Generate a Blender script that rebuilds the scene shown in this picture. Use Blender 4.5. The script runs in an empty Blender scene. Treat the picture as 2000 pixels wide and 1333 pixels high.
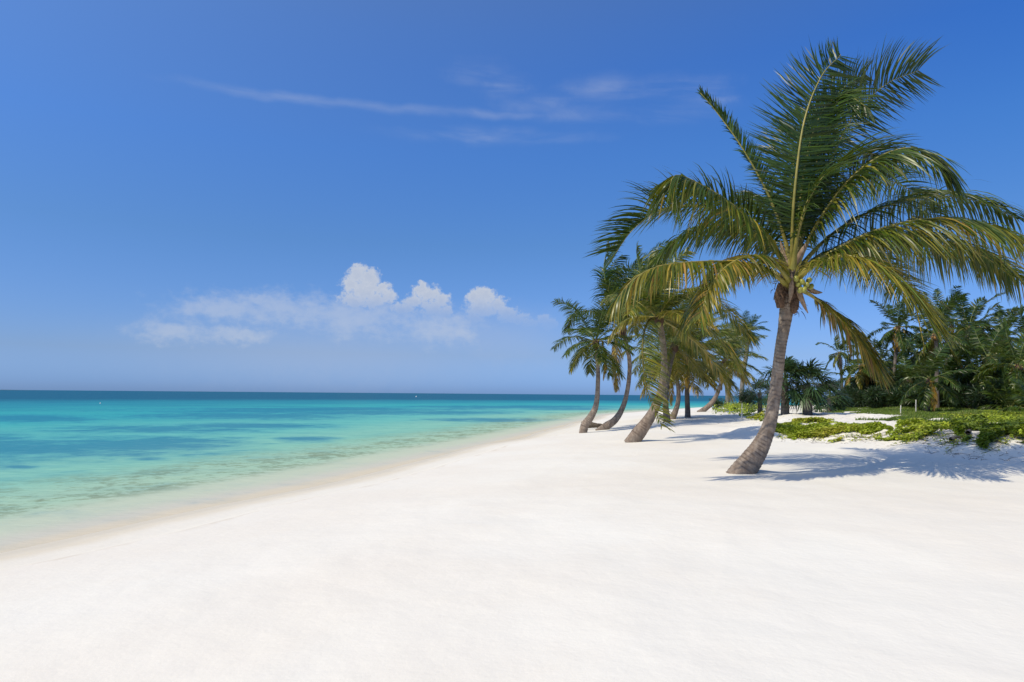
import bpy, math, random
import numpy as np
from mathutils import Matrix, Vector

S = bpy.context.scene
COL = S.collection
rng = np.random.default_rng(7)
R = math.radians

# ------------------------------------------------------------------ camera
FPX = 1333.0                       # focal length in photo pixels (photo 2000 x 1333)
EYE = np.array([0.0, 0.0, 2.4])
PITCH, ROLL = math.atan(103.5 / FPX), R(0.47)
cam_d = bpy.data.cameras.new('camera')
cam_d.sensor_width = 36.0
cam_d.lens = 36.0 * FPX / 2000.0
cam_d.clip_start, cam_d.clip_end = 0.05, 60000.0
cam = bpy.data.objects.new('camera', cam_d)
COL.objects.link(cam)
CROT = Matrix.Rotation(R(90) + PITCH, 4, 'X') @ Matrix.Rotation(ROLL, 4, 'Z')
cam.matrix_world = Matrix.Translation(Vector(EYE)) @ CROT
S.camera = cam
CR = np.array(CROT.to_3x3())


def ray(u, v):
    return CR @ np.array([(u - 1000.0) / FPX, (666.5 - v) / FPX, -1.0])


def at(u, v, depth):
    """Point of the place seen at photo position (u, v), depth metres ahead."""
    return EYE + ray(u, v) * depth


# ------------------------------------------------------------------ sky, sun, exposure
SUN_VEC = Vector((-0.68, -0.46, 1.0)).normalized()      # towards the sun
SUN_EL = math.asin(SUN_VEC.z)
SUN_AZ = math.atan2(SUN_VEC.x, SUN_VEC.y)
S.view_settings.view_transform = 'Standard'
S.view_settings.look = 'None'
S.view_settings.exposure = 0.0
S.view_settings.gamma = 1.0
S.view_settings.use_curve_mapping = False
S.render.film_transparent = False
S.cycles.use_denoising = True
S.cycles.max_bounces = 8
S.cycles.transparent_max_bounces = 12

world = bpy.data.worlds.new('World')
S.world = world
world.use_nodes = True
WN = world.node_tree
WN.nodes.clear()


class NT:
    """Small helper for wiring nodes."""

    def __init__(self, tree):
        self.t = tree

    def node(self, typ, ins=None, **props):
        n = self.t.nodes.new(typ)
        for k, v in props.items():
            setattr(n, k, v)
        for k, v in (ins or {}).items():
            if hasattr(v, 'is_linked') or isinstance(v, bpy.types.NodeSocket):
                self.t.links.new(v, n.inputs[k])
            else:
                n.inputs[k].default_value = v
        return n

    def m(self, op, a, b=0.0, c=0.0, clamp=False):
        n = self.node('ShaderNodeMath', {0: a, 1: b, 2: c}, operation=op)
        n.use_clamp = clamp
        return n.outputs[0]

    def mix(self, fac, a, b, blend='MIX'):
        n = self.t.nodes.new('ShaderNodeMix')
        n.data_type = 'RGBA'
        n.blend_type = blend
        for idx, v in ((0, fac), (6, a), (7, b)):
            if isinstance(v, bpy.types.NodeSocket):
                self.t.links.new(v, n.inputs[idx])
            elif idx == 0:
                n.inputs[0].default_value = v
            else:
                n.inputs[idx].default_value = tuple(v) + ((1.0,) if len(v) == 3 else ())
        return n.outputs[2]

    def smooth(self, x, lo, hi):
        n = self.node('ShaderNodeMapRange', {'Value': x, 'From Min': lo, 'From Max': hi}, interpolation_type='SMOOTHSTEP')
        return n.outputs[0]

    def noise(self, vec, scale, detail=4.0, rough=0.55, dist=0.0):
        n = self.node('ShaderNodeTexNoise', {'Vector': vec, 'Scale': scale, 'Detail': detail, 'Roughness': rough, 'Distortion': dist})
        return n.outputs[0]

    def ramp(self, fac, stops, interp='LINEAR'):
        n = self.node('ShaderNodeValToRGB', {'Fac': fac})
        cr = n.color_ramp
        cr.interpolation = interp
        while len(cr.elements) < len(stops):
            cr.elements.new(0.5)
        for e, (p, c) in zip(cr.elements, stops):
            e.position = p
            e.color = tuple(c) + ((1.0,) if len(c) == 3 else ())
        return n.outputs[0]

    def combine(self, x, y, z):
        n = self.node('ShaderNodeCombineXYZ', {0: x, 1: y, 2: z})
        return n.outputs[0]

    def vmul(self, v, xyz):
        n = self.node('ShaderNodeVectorMath', {0: v, 1: xyz}, operation='MULTIPLY')
        return n.outputs[0]


def build_sky():
    w = NT(WN)
    sky = w.node('ShaderNodeTexSky', sky_type='NISHITA')
    sky.sun_disc = False
    sky.sun_elevation = SUN_EL
    sky.sun_rotation = SUN_AZ
    sky.altitude = 0.0
    sky.air_density = 1.0
    sky.dust_density = 0.6
    sky.ozone_density = 3.0
    d = w.node('ShaderNodeTexCoord').outputs['Generated']
    sep = w.node('ShaderNodeSeparateXYZ', {0: d})
    x, y, z = sep.outputs
    az = w.m('ARCTAN2', x, y)
    el = w.m('ARCSINE', z)
    K = 180 / math.pi
    az = w.m('MULTIPLY', az, K)
    el = w.m('MULTIPLY', el, K)
    # sea air: bluer than the clean model near the horizon, deep blue away from the sun, paler towards its side; overhead brightened as added fill for the shadows
    hs = math.hypot(SUN_VEC.x, SUN_VEC.y)
    h = w.m('ADD', w.m('MULTIPLY', x, SUN_VEC.x / hs), w.m('MULTIPLY', y, SUN_VEC.y / hs))
    g = w.m('POWER', w.m('MULTIPLY', w.m('ADD', h, 0.97), 1 / 1.02, clamp=True), 0.52)
    e90 = w.m('DIVIDE', el, 90.0)
    lo_ = w.ramp(e90, [(p / 90, tuple(q / 2 for q in c)) for p, c in SKY_AWAY])
    hi_ = w.ramp(e90, [(p / 90, tuple(q / 2 for q in c)) for p, c in SKY_SUNWARD])
    tint = w.vmul(w.mix(g, lo_, hi_), (2.0, 2.0, 2.0))
    base = w.mix(1.0, sky.outputs[0], tint, 'MULTIPLY')

    def ae(u, v):
        r = ray(u, v)
        r = r / np.linalg.norm(r)
        return math.degrees(math.atan2(r[0], r[1])), math.degrees(math.asin(r[2]))

    pos = w.combine(az, el, 0.0)

    def blobs(specs, vec_az, vec_el):
        out = None
        for (u, v, ru, rv) in specs:
            a, e = ae(u, v)
            a2, _ = ae(u + ru, v)
            _, e2 = ae(u, v - rv)
            dx = w.m('MULTIPLY', w.m('SUBTRACT', vec_az, a), 1.0 / (a2 - a))
            dy = w.m('MULTIPLY', w.m('SUBTRACT', vec_el, e), 1.0 / (e2 - e))
            f = w.m('SUBTRACT', 1.0, w.m('SQRT', w.m('ADD', w.m('MULTIPLY', dx, dx), w.m('MULTIPLY', dy, dy))))
            out = f if out is None else w.m('SMOOTH_MAX', out, f, 0.12)
        return out
    # cumulus towers: rounded heads over the horizon, dissolving downwards into the haze
    wob = w.noise(pos, 0.9, 6.0, 0.62)
    wob2 = w.noise(w.combine(w.m('ADD', az, 31.0), el, 4.0), 0.9, 6.0, 0.62)
    az2 = w.m('ADD', az, w.m('MULTIPLY', w.m('SUBTRACT', wob, 0.5), 2.0))
    el2 = w.m('ADD', el, w.m('MULTIPLY', w.m('SUBTRACT', wob2, 0.5), 2.0))
    heads = [(700, 535, 26, 24), (722, 545, 26, 26), (686, 556, 28, 24), (712, 566, 40, 26), (748, 566, 24, 18), (762, 580, 22, 16), (690, 585, 40, 24), (735, 588, 40, 20),
             (822, 568, 22, 18), (838, 578, 30, 24), (862, 588, 22, 20), (808, 590, 26, 22), (850, 606, 40, 22), (790, 606, 34, 18), (872, 612, 16, 22),
             (928, 580, 22, 20), (948, 578, 26, 20), (940, 600, 40, 26), (975, 598, 26, 22), (992, 612, 28, 18), (925, 622, 30, 22), (1012, 622, 26, 14), (1060, 622, 18, 14), (1074, 632, 20, 16), (1040, 632, 26, 12)]
    f = blobs(heads, az2, el2)
    fine = w.noise(pos, 2.6, 8.0, 0.66)
    f = w.m('ADD', f, w.m('MULTIPLY', w.m('SUBTRACT', fine, 0.5), 1.25))
    crisp = w.smooth(f, 0.0, 0.58)
    _, e_hi = ae(800, 565)
    _, e_lo = ae(800, 640)
    fade = w.m('ADD', w.m('MULTIPLY', w.smooth(el, e_lo, e_hi), 0.9), 0.06)
    crisp = w.m('MULTIPLY', crisp, fade)
    # soft bank between and left of them
    soft_s = [(560, 605, 190, 40), (430, 605, 120, 30), (500, 590, 70, 26), (700, 620, 130, 45), (340, 648, 90, 28), (850, 640, 90, 40),
              (460, 655, 90, 18), (900, 650, 40, 24)]
    g = blobs(soft_s, az2, el2)
    g = w.m('ADD', g, w.m('MULTIPLY', w.m('SUBTRACT', w.noise(w.vmul(pos, (0.6, 1.0, 1.0)), 1.0, 7.0, 0.64), 0.5), 1.9))
    soft = w.m('MULTIPLY', w.smooth(g, -0.25, 1.0), 0.42)
    dens = w.m('MAXIMUM', crisp, soft)
    shade = w.m('ADD', w.m('MULTIPLY', w.smooth(f, 0.9, 0.1), 0.5), w.m('MULTIPLY', w.noise(pos, 1.7, 5.0, 0.6), 0.5))
    ccol = w.mix(shade, CLOUD_SHADE, CLOUD_LIT)
    veil = w.m('MULTIPLY', w.smooth(blobs([(640, 690, 520, 110), (960, 660, 260, 90)], az2, el2), 0.0, 1.0), 0.30)
    base = w.mix(veil, base, CLOUD_SHADE)       # the bank's foot dissolving in haze
    out = w.mix(dens, base, ccol)
    # thin high streaks
    sl = w.combine(w.m('MULTIPLY', az, 0.16), w.m('ADD', el, w.m('MULTIPLY', az, 0.06)), 0.0)
    wisp = w.noise(sl, 0.55, 6.0, 0.55, 0.6)
    streaks = [(560, 192, 260, 15), (760, 213, 300, 15), (940, 224, 220, 15), (930, 140, 80, 34), (985, 170, 70, 34), (1050, 205, 110, 30), (1150, 225, 150, 30), (1370, 178, 90, 44), (1400, 192, 50, 22), (1290, 165, 110, 30),
               (1320, 215, 140, 40), (960, 268, 260, 22), (1180, 175, 120, 40)]
    h = blobs(streaks, w.m('ADD', az, w.m('MULTIPLY', w.m('SUBTRACT', wob, 0.5), 4.0)), w.m('ADD', el, w.m('MULTIPLY', w.m('SUBTRACT', w.noise(w.vmul(pos, (0.25, 0.25, 1.0)), 0.8, 3.0, 0.5), 0.5), 1.6)))
    cir = w.m('MULTIPLY', w.smooth(h, -0.1, 1.1), w.smooth(wisp, 0.30, 0.74))
    out = w.mix(w.m('MULTIPLY', cir, 0.20), out, CLOUD_LIT)
    bg = w.node('ShaderNodeBackground', {'Color': out, 'Strength': 0.10})
    o = w.node('ShaderNodeOutputWorld')
    WN.links.new(bg.outputs[0], o.inputs[0])


SKY_AWAY = [(0.8, (.47, .80, 1.80)), (3.2, (.55, .75, 1.33)), (12.3, (.43, .74, 1.16)), (19.5, (.32, .785, 1.38)), (26, (.12, .68, 1.58)), (45, (.60, .95, 1.5)), (80, (2.6, 2.2, 1.8))]
SKY_SUNWARD = [(0.8, (.47, .79, 1.75)), (3.2, (.54, .72, 1.24)), (12.3, (.56, .86, 1.28)), (19.5, (.63, 1.02, 1.60)), (28.5, (.92, 1.24, 1.72)), (45, (1.7, 1.6, 1.6)), (80, (2.6, 2.2, 1.8))]
CLOUD_LIT = (6.4, 6.75, 7.3)
CLOUD_SHADE = (4.4, 5.1, 6.6)
build_sky()

sun_d = bpy.data.lights.new('sun', 'SUN')
sun_d.energy = 3.6
sun_d.angle = R(0.53)
sun_d.color = (1.0, 0.90, 0.71)
sun = bpy.data.objects.new('sun', sun_d)
COL.objects.link(sun)
sun.rotation_euler = SUN_VEC.to_track_quat('Z', 'Y').to_euler()


# ------------------------------------------------------------------ general helpers
def vnoise(x, y, seed=0):
    """Smooth value noise in [-1, 1]."""
    x = np.asarray(x, float); y = np.asarray(y, float)
    xi = np.floor(x).astype(np.int64); yi = np.floor(y).astype(np.int64)
    fx = x - xi; fy = y - yi
    fx = fx * fx * fx * (fx * (fx * 6 - 15) + 10); fy = fy * fy * fy * (fy * (fy * 6 - 15) + 10)

    def h(a, b):
        n = (a * 374761393 + b * 668265263 + seed * 1442695041) & 0x7fffffff
        n = ((n ^ (n >> 13)) * 1274126177) & 0x7fffffff
        return ((n ^ (n >> 16)) & 0xffff) / 32767.5 - 1.0
    a, b, c, d = h(xi, yi), h(xi + 1, yi), h(xi, yi + 1), h(xi + 1, yi + 1)
    return (a * (1 - fx) + b * fx) * (1 - fy) + (c * (1 - fx) + d * fx) * fy


def fbm(x, y, seed=0, octv=4, gain=0.5):
    s, a = 0.0, 1.0
    for k in range(octv):
        s = s + a * vnoise(np.asarray(x) * 2 ** k, np.asarray(y) * 2 ** k, seed + k)
        a *= gain
    return s


def sstep(x, a, b):
    t = np.clip((np.asarray(x, float) - a) / (b - a), 0, 1)
    return t * t * (3 - 2 * t)


def mesh_np(name, V, quads=None, tris=None, attrs=None, smooth=True, mats=()):
    me = bpy.data.meshes.new(name)
    V = np.asarray(V, np.float32)
    q = np.zeros((0, 4), np.int32) if quads is None or len(quads) == 0 else np.asarray(quads, np.int32)
    t = np.zeros((0, 3), np.int32) if tris is None or len(tris) == 0 else np.asarray(tris, np.int32)
    me.vertices.add(len(V)); me.vertices.foreach_set('co', V.ravel())
    me.loops.add(q.size + t.size)
    me.loops.foreach_set('vertex_index', np.concatenate([q.ravel(), t.ravel()]))
    me.polygons.add(len(q) + len(t))
    st = np.concatenate([np.arange(len(q)) * 4, q.size + np.arange(len(t)) * 3]).astype(np.int32)
    me.polygons.foreach_set('loop_start', st)
    me.update(calc_edges=True)
    if smooth:
        me.polygons.foreach_set('use_smooth', np.ones(len(q) + len(t), bool))
    for k, a in (attrs or {}).items():
        at_ = me.attributes.new(k, 'FLOAT', 'POINT')
        at_.data.foreach_set('value', np.asarray(a, np.float32))
    for m_ in mats:
        me.materials.append(m_)
    me.validate()
    return me


def link(name, data, parent=None, **props):
    o = bpy.data.objects.new(name, data)
    COL.objects.link(o)
    if parent is not None:
        o.parent = parent
    for k, v in props.items():
        o[k] = v
    return o


def thing(name, loc, label, cat, group=None):
    o = link(name, None, label=label, category=cat)
    o.location = tuple(loc)
    o.empty_display_size = 0.3
    if group:
        o['group'] = group
    return o


class Geo:
    """Collects pieces of one mesh."""

    def __init__(self):
        self.V, self.Q, self.T, self.A = [], [], [], {}
        self.n = 0

    def add(self, V, quads=None, tris=None, **attrs):
        V = np.asarray(V, float)
        self.V.append(V)
        if quads is not None and len(quads):
            self.Q.append(np.asarray(quads) + self.n)
        if tris is not None and len(tris):
            self.T.append(np.asarray(tris) + self.n)
        for k, a in attrs.items():
            self.A.setdefault(k, []).append(np.broadcast_to(np.asarray(a, float), (len(V),)))
        self.n += len(V)

    def mesh(self, name, mats, origin=(0, 0, 0), smooth=True):
        V = np.concatenate(self.V) - np.asarray(origin)
        q = np.concatenate(self.Q) if self.Q else None
        t = np.concatenate(self.T) if self.T else None
        return mesh_np(name, V, q, t, {k: np.concatenate(a) for k, a in self.A.items()}, smooth, mats)


def resample(P, n):
    """Catmull-Rom through the control points, n samples evenly along the length."""
    P = np.asarray(P, float)
    E = np.vstack([2 * P[0] - P[1], P, 2 * P[-1] - P[-2]])
    out = []
    for i in range(len(P) - 1):
        p0, p1, p2, p3 = E[i:i + 4]
        for t in np.linspace(0, 1, 24, endpoint=False):
            out.append(0.5 * (2 * p1 + (p2 - p0) * t + (2 * p0 - 5 * p1 + 4 * p2 - p3) * t * t + (3 * p1 - p0 - 3 * p2 + p3) * t ** 3))
    out.append(P[-1])
    out = np.array(out)
    L = np.concatenate([[0], np.cumsum(np.linalg.norm(np.diff(out, axis=0), axis=1))])
    s = np.linspace(0, L[-1], n)
    return np.stack([np.interp(s, L, out[:, k]) for k in range(out.shape[1])], 1)


def norm(v):
    return v / np.maximum(np.linalg.norm(v, axis=-1, keepdims=True), 1e-9)


def frames(P):
    T = norm(np.gradient(P, axis=0))
    ref = np.array([0.05, -1.0, 0.1])
    A = norm(np.cross(T, ref)); B = np.cross(T, A)
    return T, A, B


def tube(P, rad, k=12, cap=True):
    """Tube of len(P) rings; rad is (n,) or (n, k)."""
    P = np.asarray(P, float)
    n = len(P)
    T, A, B = frames(P)
    rad = np.asarray(rad, float)
    if rad.ndim == 1:
        rad = np.repeat(rad[:, None], k, 1)
    th = np.linspace(0, 2 * math.pi, k, endpoint=False)
    V = P[:, None] + rad[..., None] * (np.cos(th)[None, :, None] * A[:, None] + np.sin(th)[None, :, None] * B[:, None])
    V = V.reshape(-1, 3)
    i = np.arange(n - 1)[:, None] * k
    j = np.arange(k)[None, :]
    j2 = (j + 1) % k
    Q = np.stack([i + j, i + j2, i + k + j2, i + k + j], -1).reshape(-1, 4)
    tr = None
    if cap:
        V = np.vstack([V, P[-1]])
        e = (n - 1) * k
        tr = np.array([[e + a, e + (a + 1) % k, n * k] for a in range(k)])
    return V, Q, tr


# ------------------------------------------------------------------ materials
def mat(name):
    m_ = bpy.data.materials.new(name)
    m_.use_nodes = True
    m_.node_tree.nodes.clear()
    n = NT(m_.node_tree)
    out = n.node('ShaderNodeOutputMaterial')
    return m_, n, out


def wire(m_, sock, out, idx=0):
    m_.node_tree.links.new(sock, out.inputs[idx])


def attr(n, name):
    return n.node('ShaderNodeAttribute', attribute_name=name).outputs['Fac']


def leaf_material(name, stops, rough=0.45, trans=0.28, tcol=(0.22, 0.27, 0.02), spec=0.42):
    m_, n, out = mat(name)
    t = attr(n, 'tint')
    pos = n.node('ShaderNodeNewGeometry').outputs['Position']
    t2 = n.m('ADD', t, n.m('MULTIPLY', n.m('SUBTRACT', n.noise(pos, 9.0, 2.0), 0.5), 0.10))
    c = n.ramp(t2, stops)
    hv = n.node('ShaderNodeHueSaturation', {'Value': n.m('ADD', 0.55, n.m('MULTIPLY', attr(n, 'vary'), 0.9)), 'Color': c})
    c = hv.outputs[0]
    p = n.node('ShaderNodeBsdfPrincipled', {'Base Color': c, 'Roughness': rough, 'Specular IOR Level': spec})
    tr = n.node('ShaderNodeBsdfTranslucent', {'Color': n.mix(0.5, c, tcol)})
    mx = n.node('ShaderNodeMixShader', {0: trans, 1: p.outputs[0], 2: tr.outputs[0]})
    wire(m_, mx.outputs[0], out)
    return m_


PALM_STOPS = [(0.0, (0.020, 0.047, 0.008)), (0.3, (0.062, 0.106, 0.011)), (0.55, (0.23, 0.20, 0.024)),
              (0.75, (0.36, 0.225, 0.034)), (1.0, (0.29, 0.155, 0.052))]
M_LEAF = leaf_material('palm_leaflet', PALM_STOPS, 0.36, 0.26)
M_FAN = leaf_material('fan_leaf', [(0.0, (0.020, 0.050, 0.022)), (0.5, (0.045, 0.090, 0.030)), (1.0, (0.15, 0.12, 0.05))], 0.42, 0.15)
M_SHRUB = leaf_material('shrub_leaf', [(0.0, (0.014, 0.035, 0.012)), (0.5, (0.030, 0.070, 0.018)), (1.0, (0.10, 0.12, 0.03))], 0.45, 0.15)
M_CREEP = leaf_material('creeper_leaf', [(0.0, (0.13, 0.19, 0.018)), (0.5, (0.36, 0.44, 0.03)), (1.0, (0.52, 0.43, 0.07))], 0.5, 0.3, (0.2, 0.3, 0.02))
M_GRASS = leaf_material('grass_blade', [(0.0, (0.06, 0.115, 0.012)), (0.5, (0.125, 0.185, 0.016)), (1.0, (0.30, 0.25, 0.07))], 0.5, 0.3, (0.15, 0.25, 0.02))


def simple(name, c1, c2, scale, rough=0.7, bump=0.0, detail=5.0):
    m_, n, out = mat(name)
    co = n.node('ShaderNodeTexCoord').outputs['Object']
    f = n.noise(co, scale, detail, 0.6)
    c = n.mix(n.smooth(f, 0.3, 0.7), c1, c2)
    p = n.node('ShaderNodeBsdfPrincipled', {'Base Color': c, 'Roughness': rough})
    if bump:
        b = n.node('ShaderNodeBump', {'Height': f, 'Strength': 0.6, 'Distance': bump})
        m_.node_tree.links.new(b.outputs[0], p.inputs['Normal'])
    wire(m_, p.outputs[0], out)
    return m_


M_RIB = simple('palm_midrib', (0.20, 0.19, 0.035), (0.33, 0.27, 0.06), 6.0, 0.45)
M_RIBG = simple('green_midrib', (0.10, 0.15, 0.03), (0.20, 0.22, 0.05), 6.0, 0.45)
M_FIBRE = simple('palm_fibre', (0.06, 0.034, 0.02), (0.17, 0.10, 0.06), 30.0, 0.9, 0.02)
M_SPATHE = simple('dry_spathe', (0.20, 0.13, 0.085), (0.34, 0.25, 0.17), 14.0, 0.75, 0.01)
M_NUT = simple('coconut_husk', (0.20, 0.23, 0.04), (0.38, 0.36, 0.08), 12.0, 0.4)
M_NUTO = simple('orange_coconut_husk', (0.30, 0.13, 0.03), (0.42, 0.22, 0.05), 12.0, 0.45)
M_POST = simple('weathered_white_post', (0.45, 0.43, 0.38), (0.66, 0.64, 0.58), 20.0, 0.8, 0.004)
M_DRIFT = simple('driftwood', (0.10, 0.075, 0.055), (0.24, 0.19, 0.145), 18.0, 0.9, 0.01)
M_STEM = simple('shrub_stem', (0.06, 0.045, 0.03), (0.15, 0.12, 0.085), 20.0, 0.9, 0.01)
M_BUOY = simple('buoy_paint', (0.72, 0.72, 0.70), (0.8, 0.8, 0.78), 5.0, 0.5)


def trunk_material(name, a, b, scar):
    m_, n, out = mat(name)
    co = n.node('ShaderNodeTexCoord').outputs['Object']
    ln = attr(n, 'along')
    th = attr(n, 'scar')
    f1 = n.noise(n.vmul(co, (1, 1, 0.35)), 10.0, 6.0, 0.65)
    f2 = n.noise(co, 2.2, 4.0, 0.6)
    f3 = n.noise(n.combine(0.0, 0.0, n.m('MULTIPLY', ln, 7.0)), 1.0, 3.0, 0.6)
    c = n.mix(n.smooth(f1, 0.3, 0.72), a, b)
    c = n.mix(n.m('MULTIPLY', n.smooth(f2, 0.42, 0.66), 0.55), c, (0.13, 0.115, 0.10))
    c = n.mix(n.m('MULTIPLY', n.smooth(f3, 0.45, 0.7), 0.5), c, tuple(0.55 * q for q in a))
    c = n.mix(n.m('MULTIPLY', th, 0.85), c, scar)
    p = n.node('ShaderNodeBsdfPrincipled', {'Base Color': c, 'Roughness': 0.88, 'Specular IOR Level': 0.25})
    b_ = n.node('ShaderNodeBump', {'Height': f1, 'Strength': 0.7, 'Distance': 0.025})
    m_.node_tree.links.new(b_.outputs[0], p.inputs['Normal'])
    wire(m_, p.outputs[0], out)
    return m_


M_TRUNK = trunk_material('palm_trunk', (0.195, 0.145, 0.11), (0.37, 0.30, 0.235), (0.075, 0.055, 0.043))
M_TRUNKD = trunk_material('dark_palm_trunk', (0.13, 0.105, 0.09), (0.24, 0.205, 0.175), (0.06, 0.045, 0.036))


def sand_material():
    m_, n, out = mat('white_sand')
    pos = n.node('ShaderNodeNewGeometry').outputs['Position']
    z = n.node('ShaderNodeSeparateXYZ', {0: pos}).outputs[2]
    big = n.noise(pos, 0.16, 4.0, 0.55)
    mid = n.noise(pos, 1.1, 5.0, 0.6)
    fine = n.noise(pos, 34.0, 4.0, 0.7)
    c = n.mix(n.smooth(big, 0.35, 0.68), SAND_A, SAND_B)
    c = n.mix(n.m('MULTIPLY', n.smooth(mid, 0.5, 0.8), 0.20), c, SAND_C)
    c = n.mix(n.m('MULTIPLY', n.smooth(fine, 0.52, 0.75), 0.06), c, (0.56, 0.52, 0.46))
    # swash: wet sand up to the line the last wave reached
    zz = n.m('ADD', z, n.m('MULTIPLY', n.m('SUBTRACT', n.noise(pos, 0.7, 4.0, 0.55), 0.5), 0.05))
    wet = n.smooth(zz, 0.075, 0.02)
    c = n.mix(wet, c, SAND_WET)
    line = n.m('MULTIPLY', n.smooth(zz, 0.03, 0.055), n.smooth(zz, 0.10, 0.065))
    c = n.mix(n.m('MULTIPLY', line, 0.45), c, (0.62, 0.54, 0.39))
    # cream sand still damp below the old tide line, and a thin broken tan line along it
    tz = n.m('ADD', z, n.m('MULTIPLY', n.m('SUBTRACT', n.noise(pos, 0.9, 6.0, 0.65), 0.5), 0.09))
    c = n.mix(n.m('MULTIPLY', n.smooth(tz, 0.235, 0.215), n.m('MULTIPLY', n.smooth(zz, 0.05, 0.09), 0.5)), c, (0.74, 0.70, 0.60))
    tl = n.m('MULTIPLY', n.smooth(tz, 0.205, 0.224), n.smooth(tz, 0.245, 0.228))
    c = n.mix(n.m('MULTIPLY', tl, n.m('MULTIPLY', n.smooth(mid, 0.35, 0.65), 0.4)), c, (0.55, 0.46, 0.35))
    litter = attr(n, 'litter')
    spk = n.smooth(n.noise(pos, 5.5, 5.0, 0.75), 0.56, 0.66)
    c = n.mix(n.m('MULTIPLY', n.m('MULTIPLY', spk, litter), 0.75), c, (0.15, 0.11, 0.075))
    rgh = n.m('SUBTRACT', 0.95, n.m('MULTIPLY', wet, 0.5))
    p = n.node('ShaderNodeBsdfPrincipled', {'Base Color': c, 'Roughness': rgh, 'Specular IOR Level': 0.12})
    h = n.m('ADD', n.m('MULTIPLY', mid, 0.06), n.m('MULTIPLY', fine, 0.004))
    h = n.m('ADD', h, n.m('MULTIPLY', n.noise(pos, 6.0, 4.0, 0.6), 0.016))
    b = n.node('ShaderNodeBump', {'Height': n.m('MULTIPLY', h, n.m('SUBTRACT', 1.0, n.m('MULTIPLY', wet, 0.8))), 'Strength': 0.40, 'Distance': 1.0})
    m_.node_tree.links.new(b.outputs[0], p.inputs['Normal'])
    wire(m_, p.outputs[0], out)
    return m_


SAND_A = (0.78, 0.735, 0.645)
SAND_B = (0.81, 0.785, 0.705)
SAND_C = (0.755, 0.69, 0.585)
SAND_WET = (0.69, 0.62, 0.475)
M_SAND = sand_material()


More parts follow.
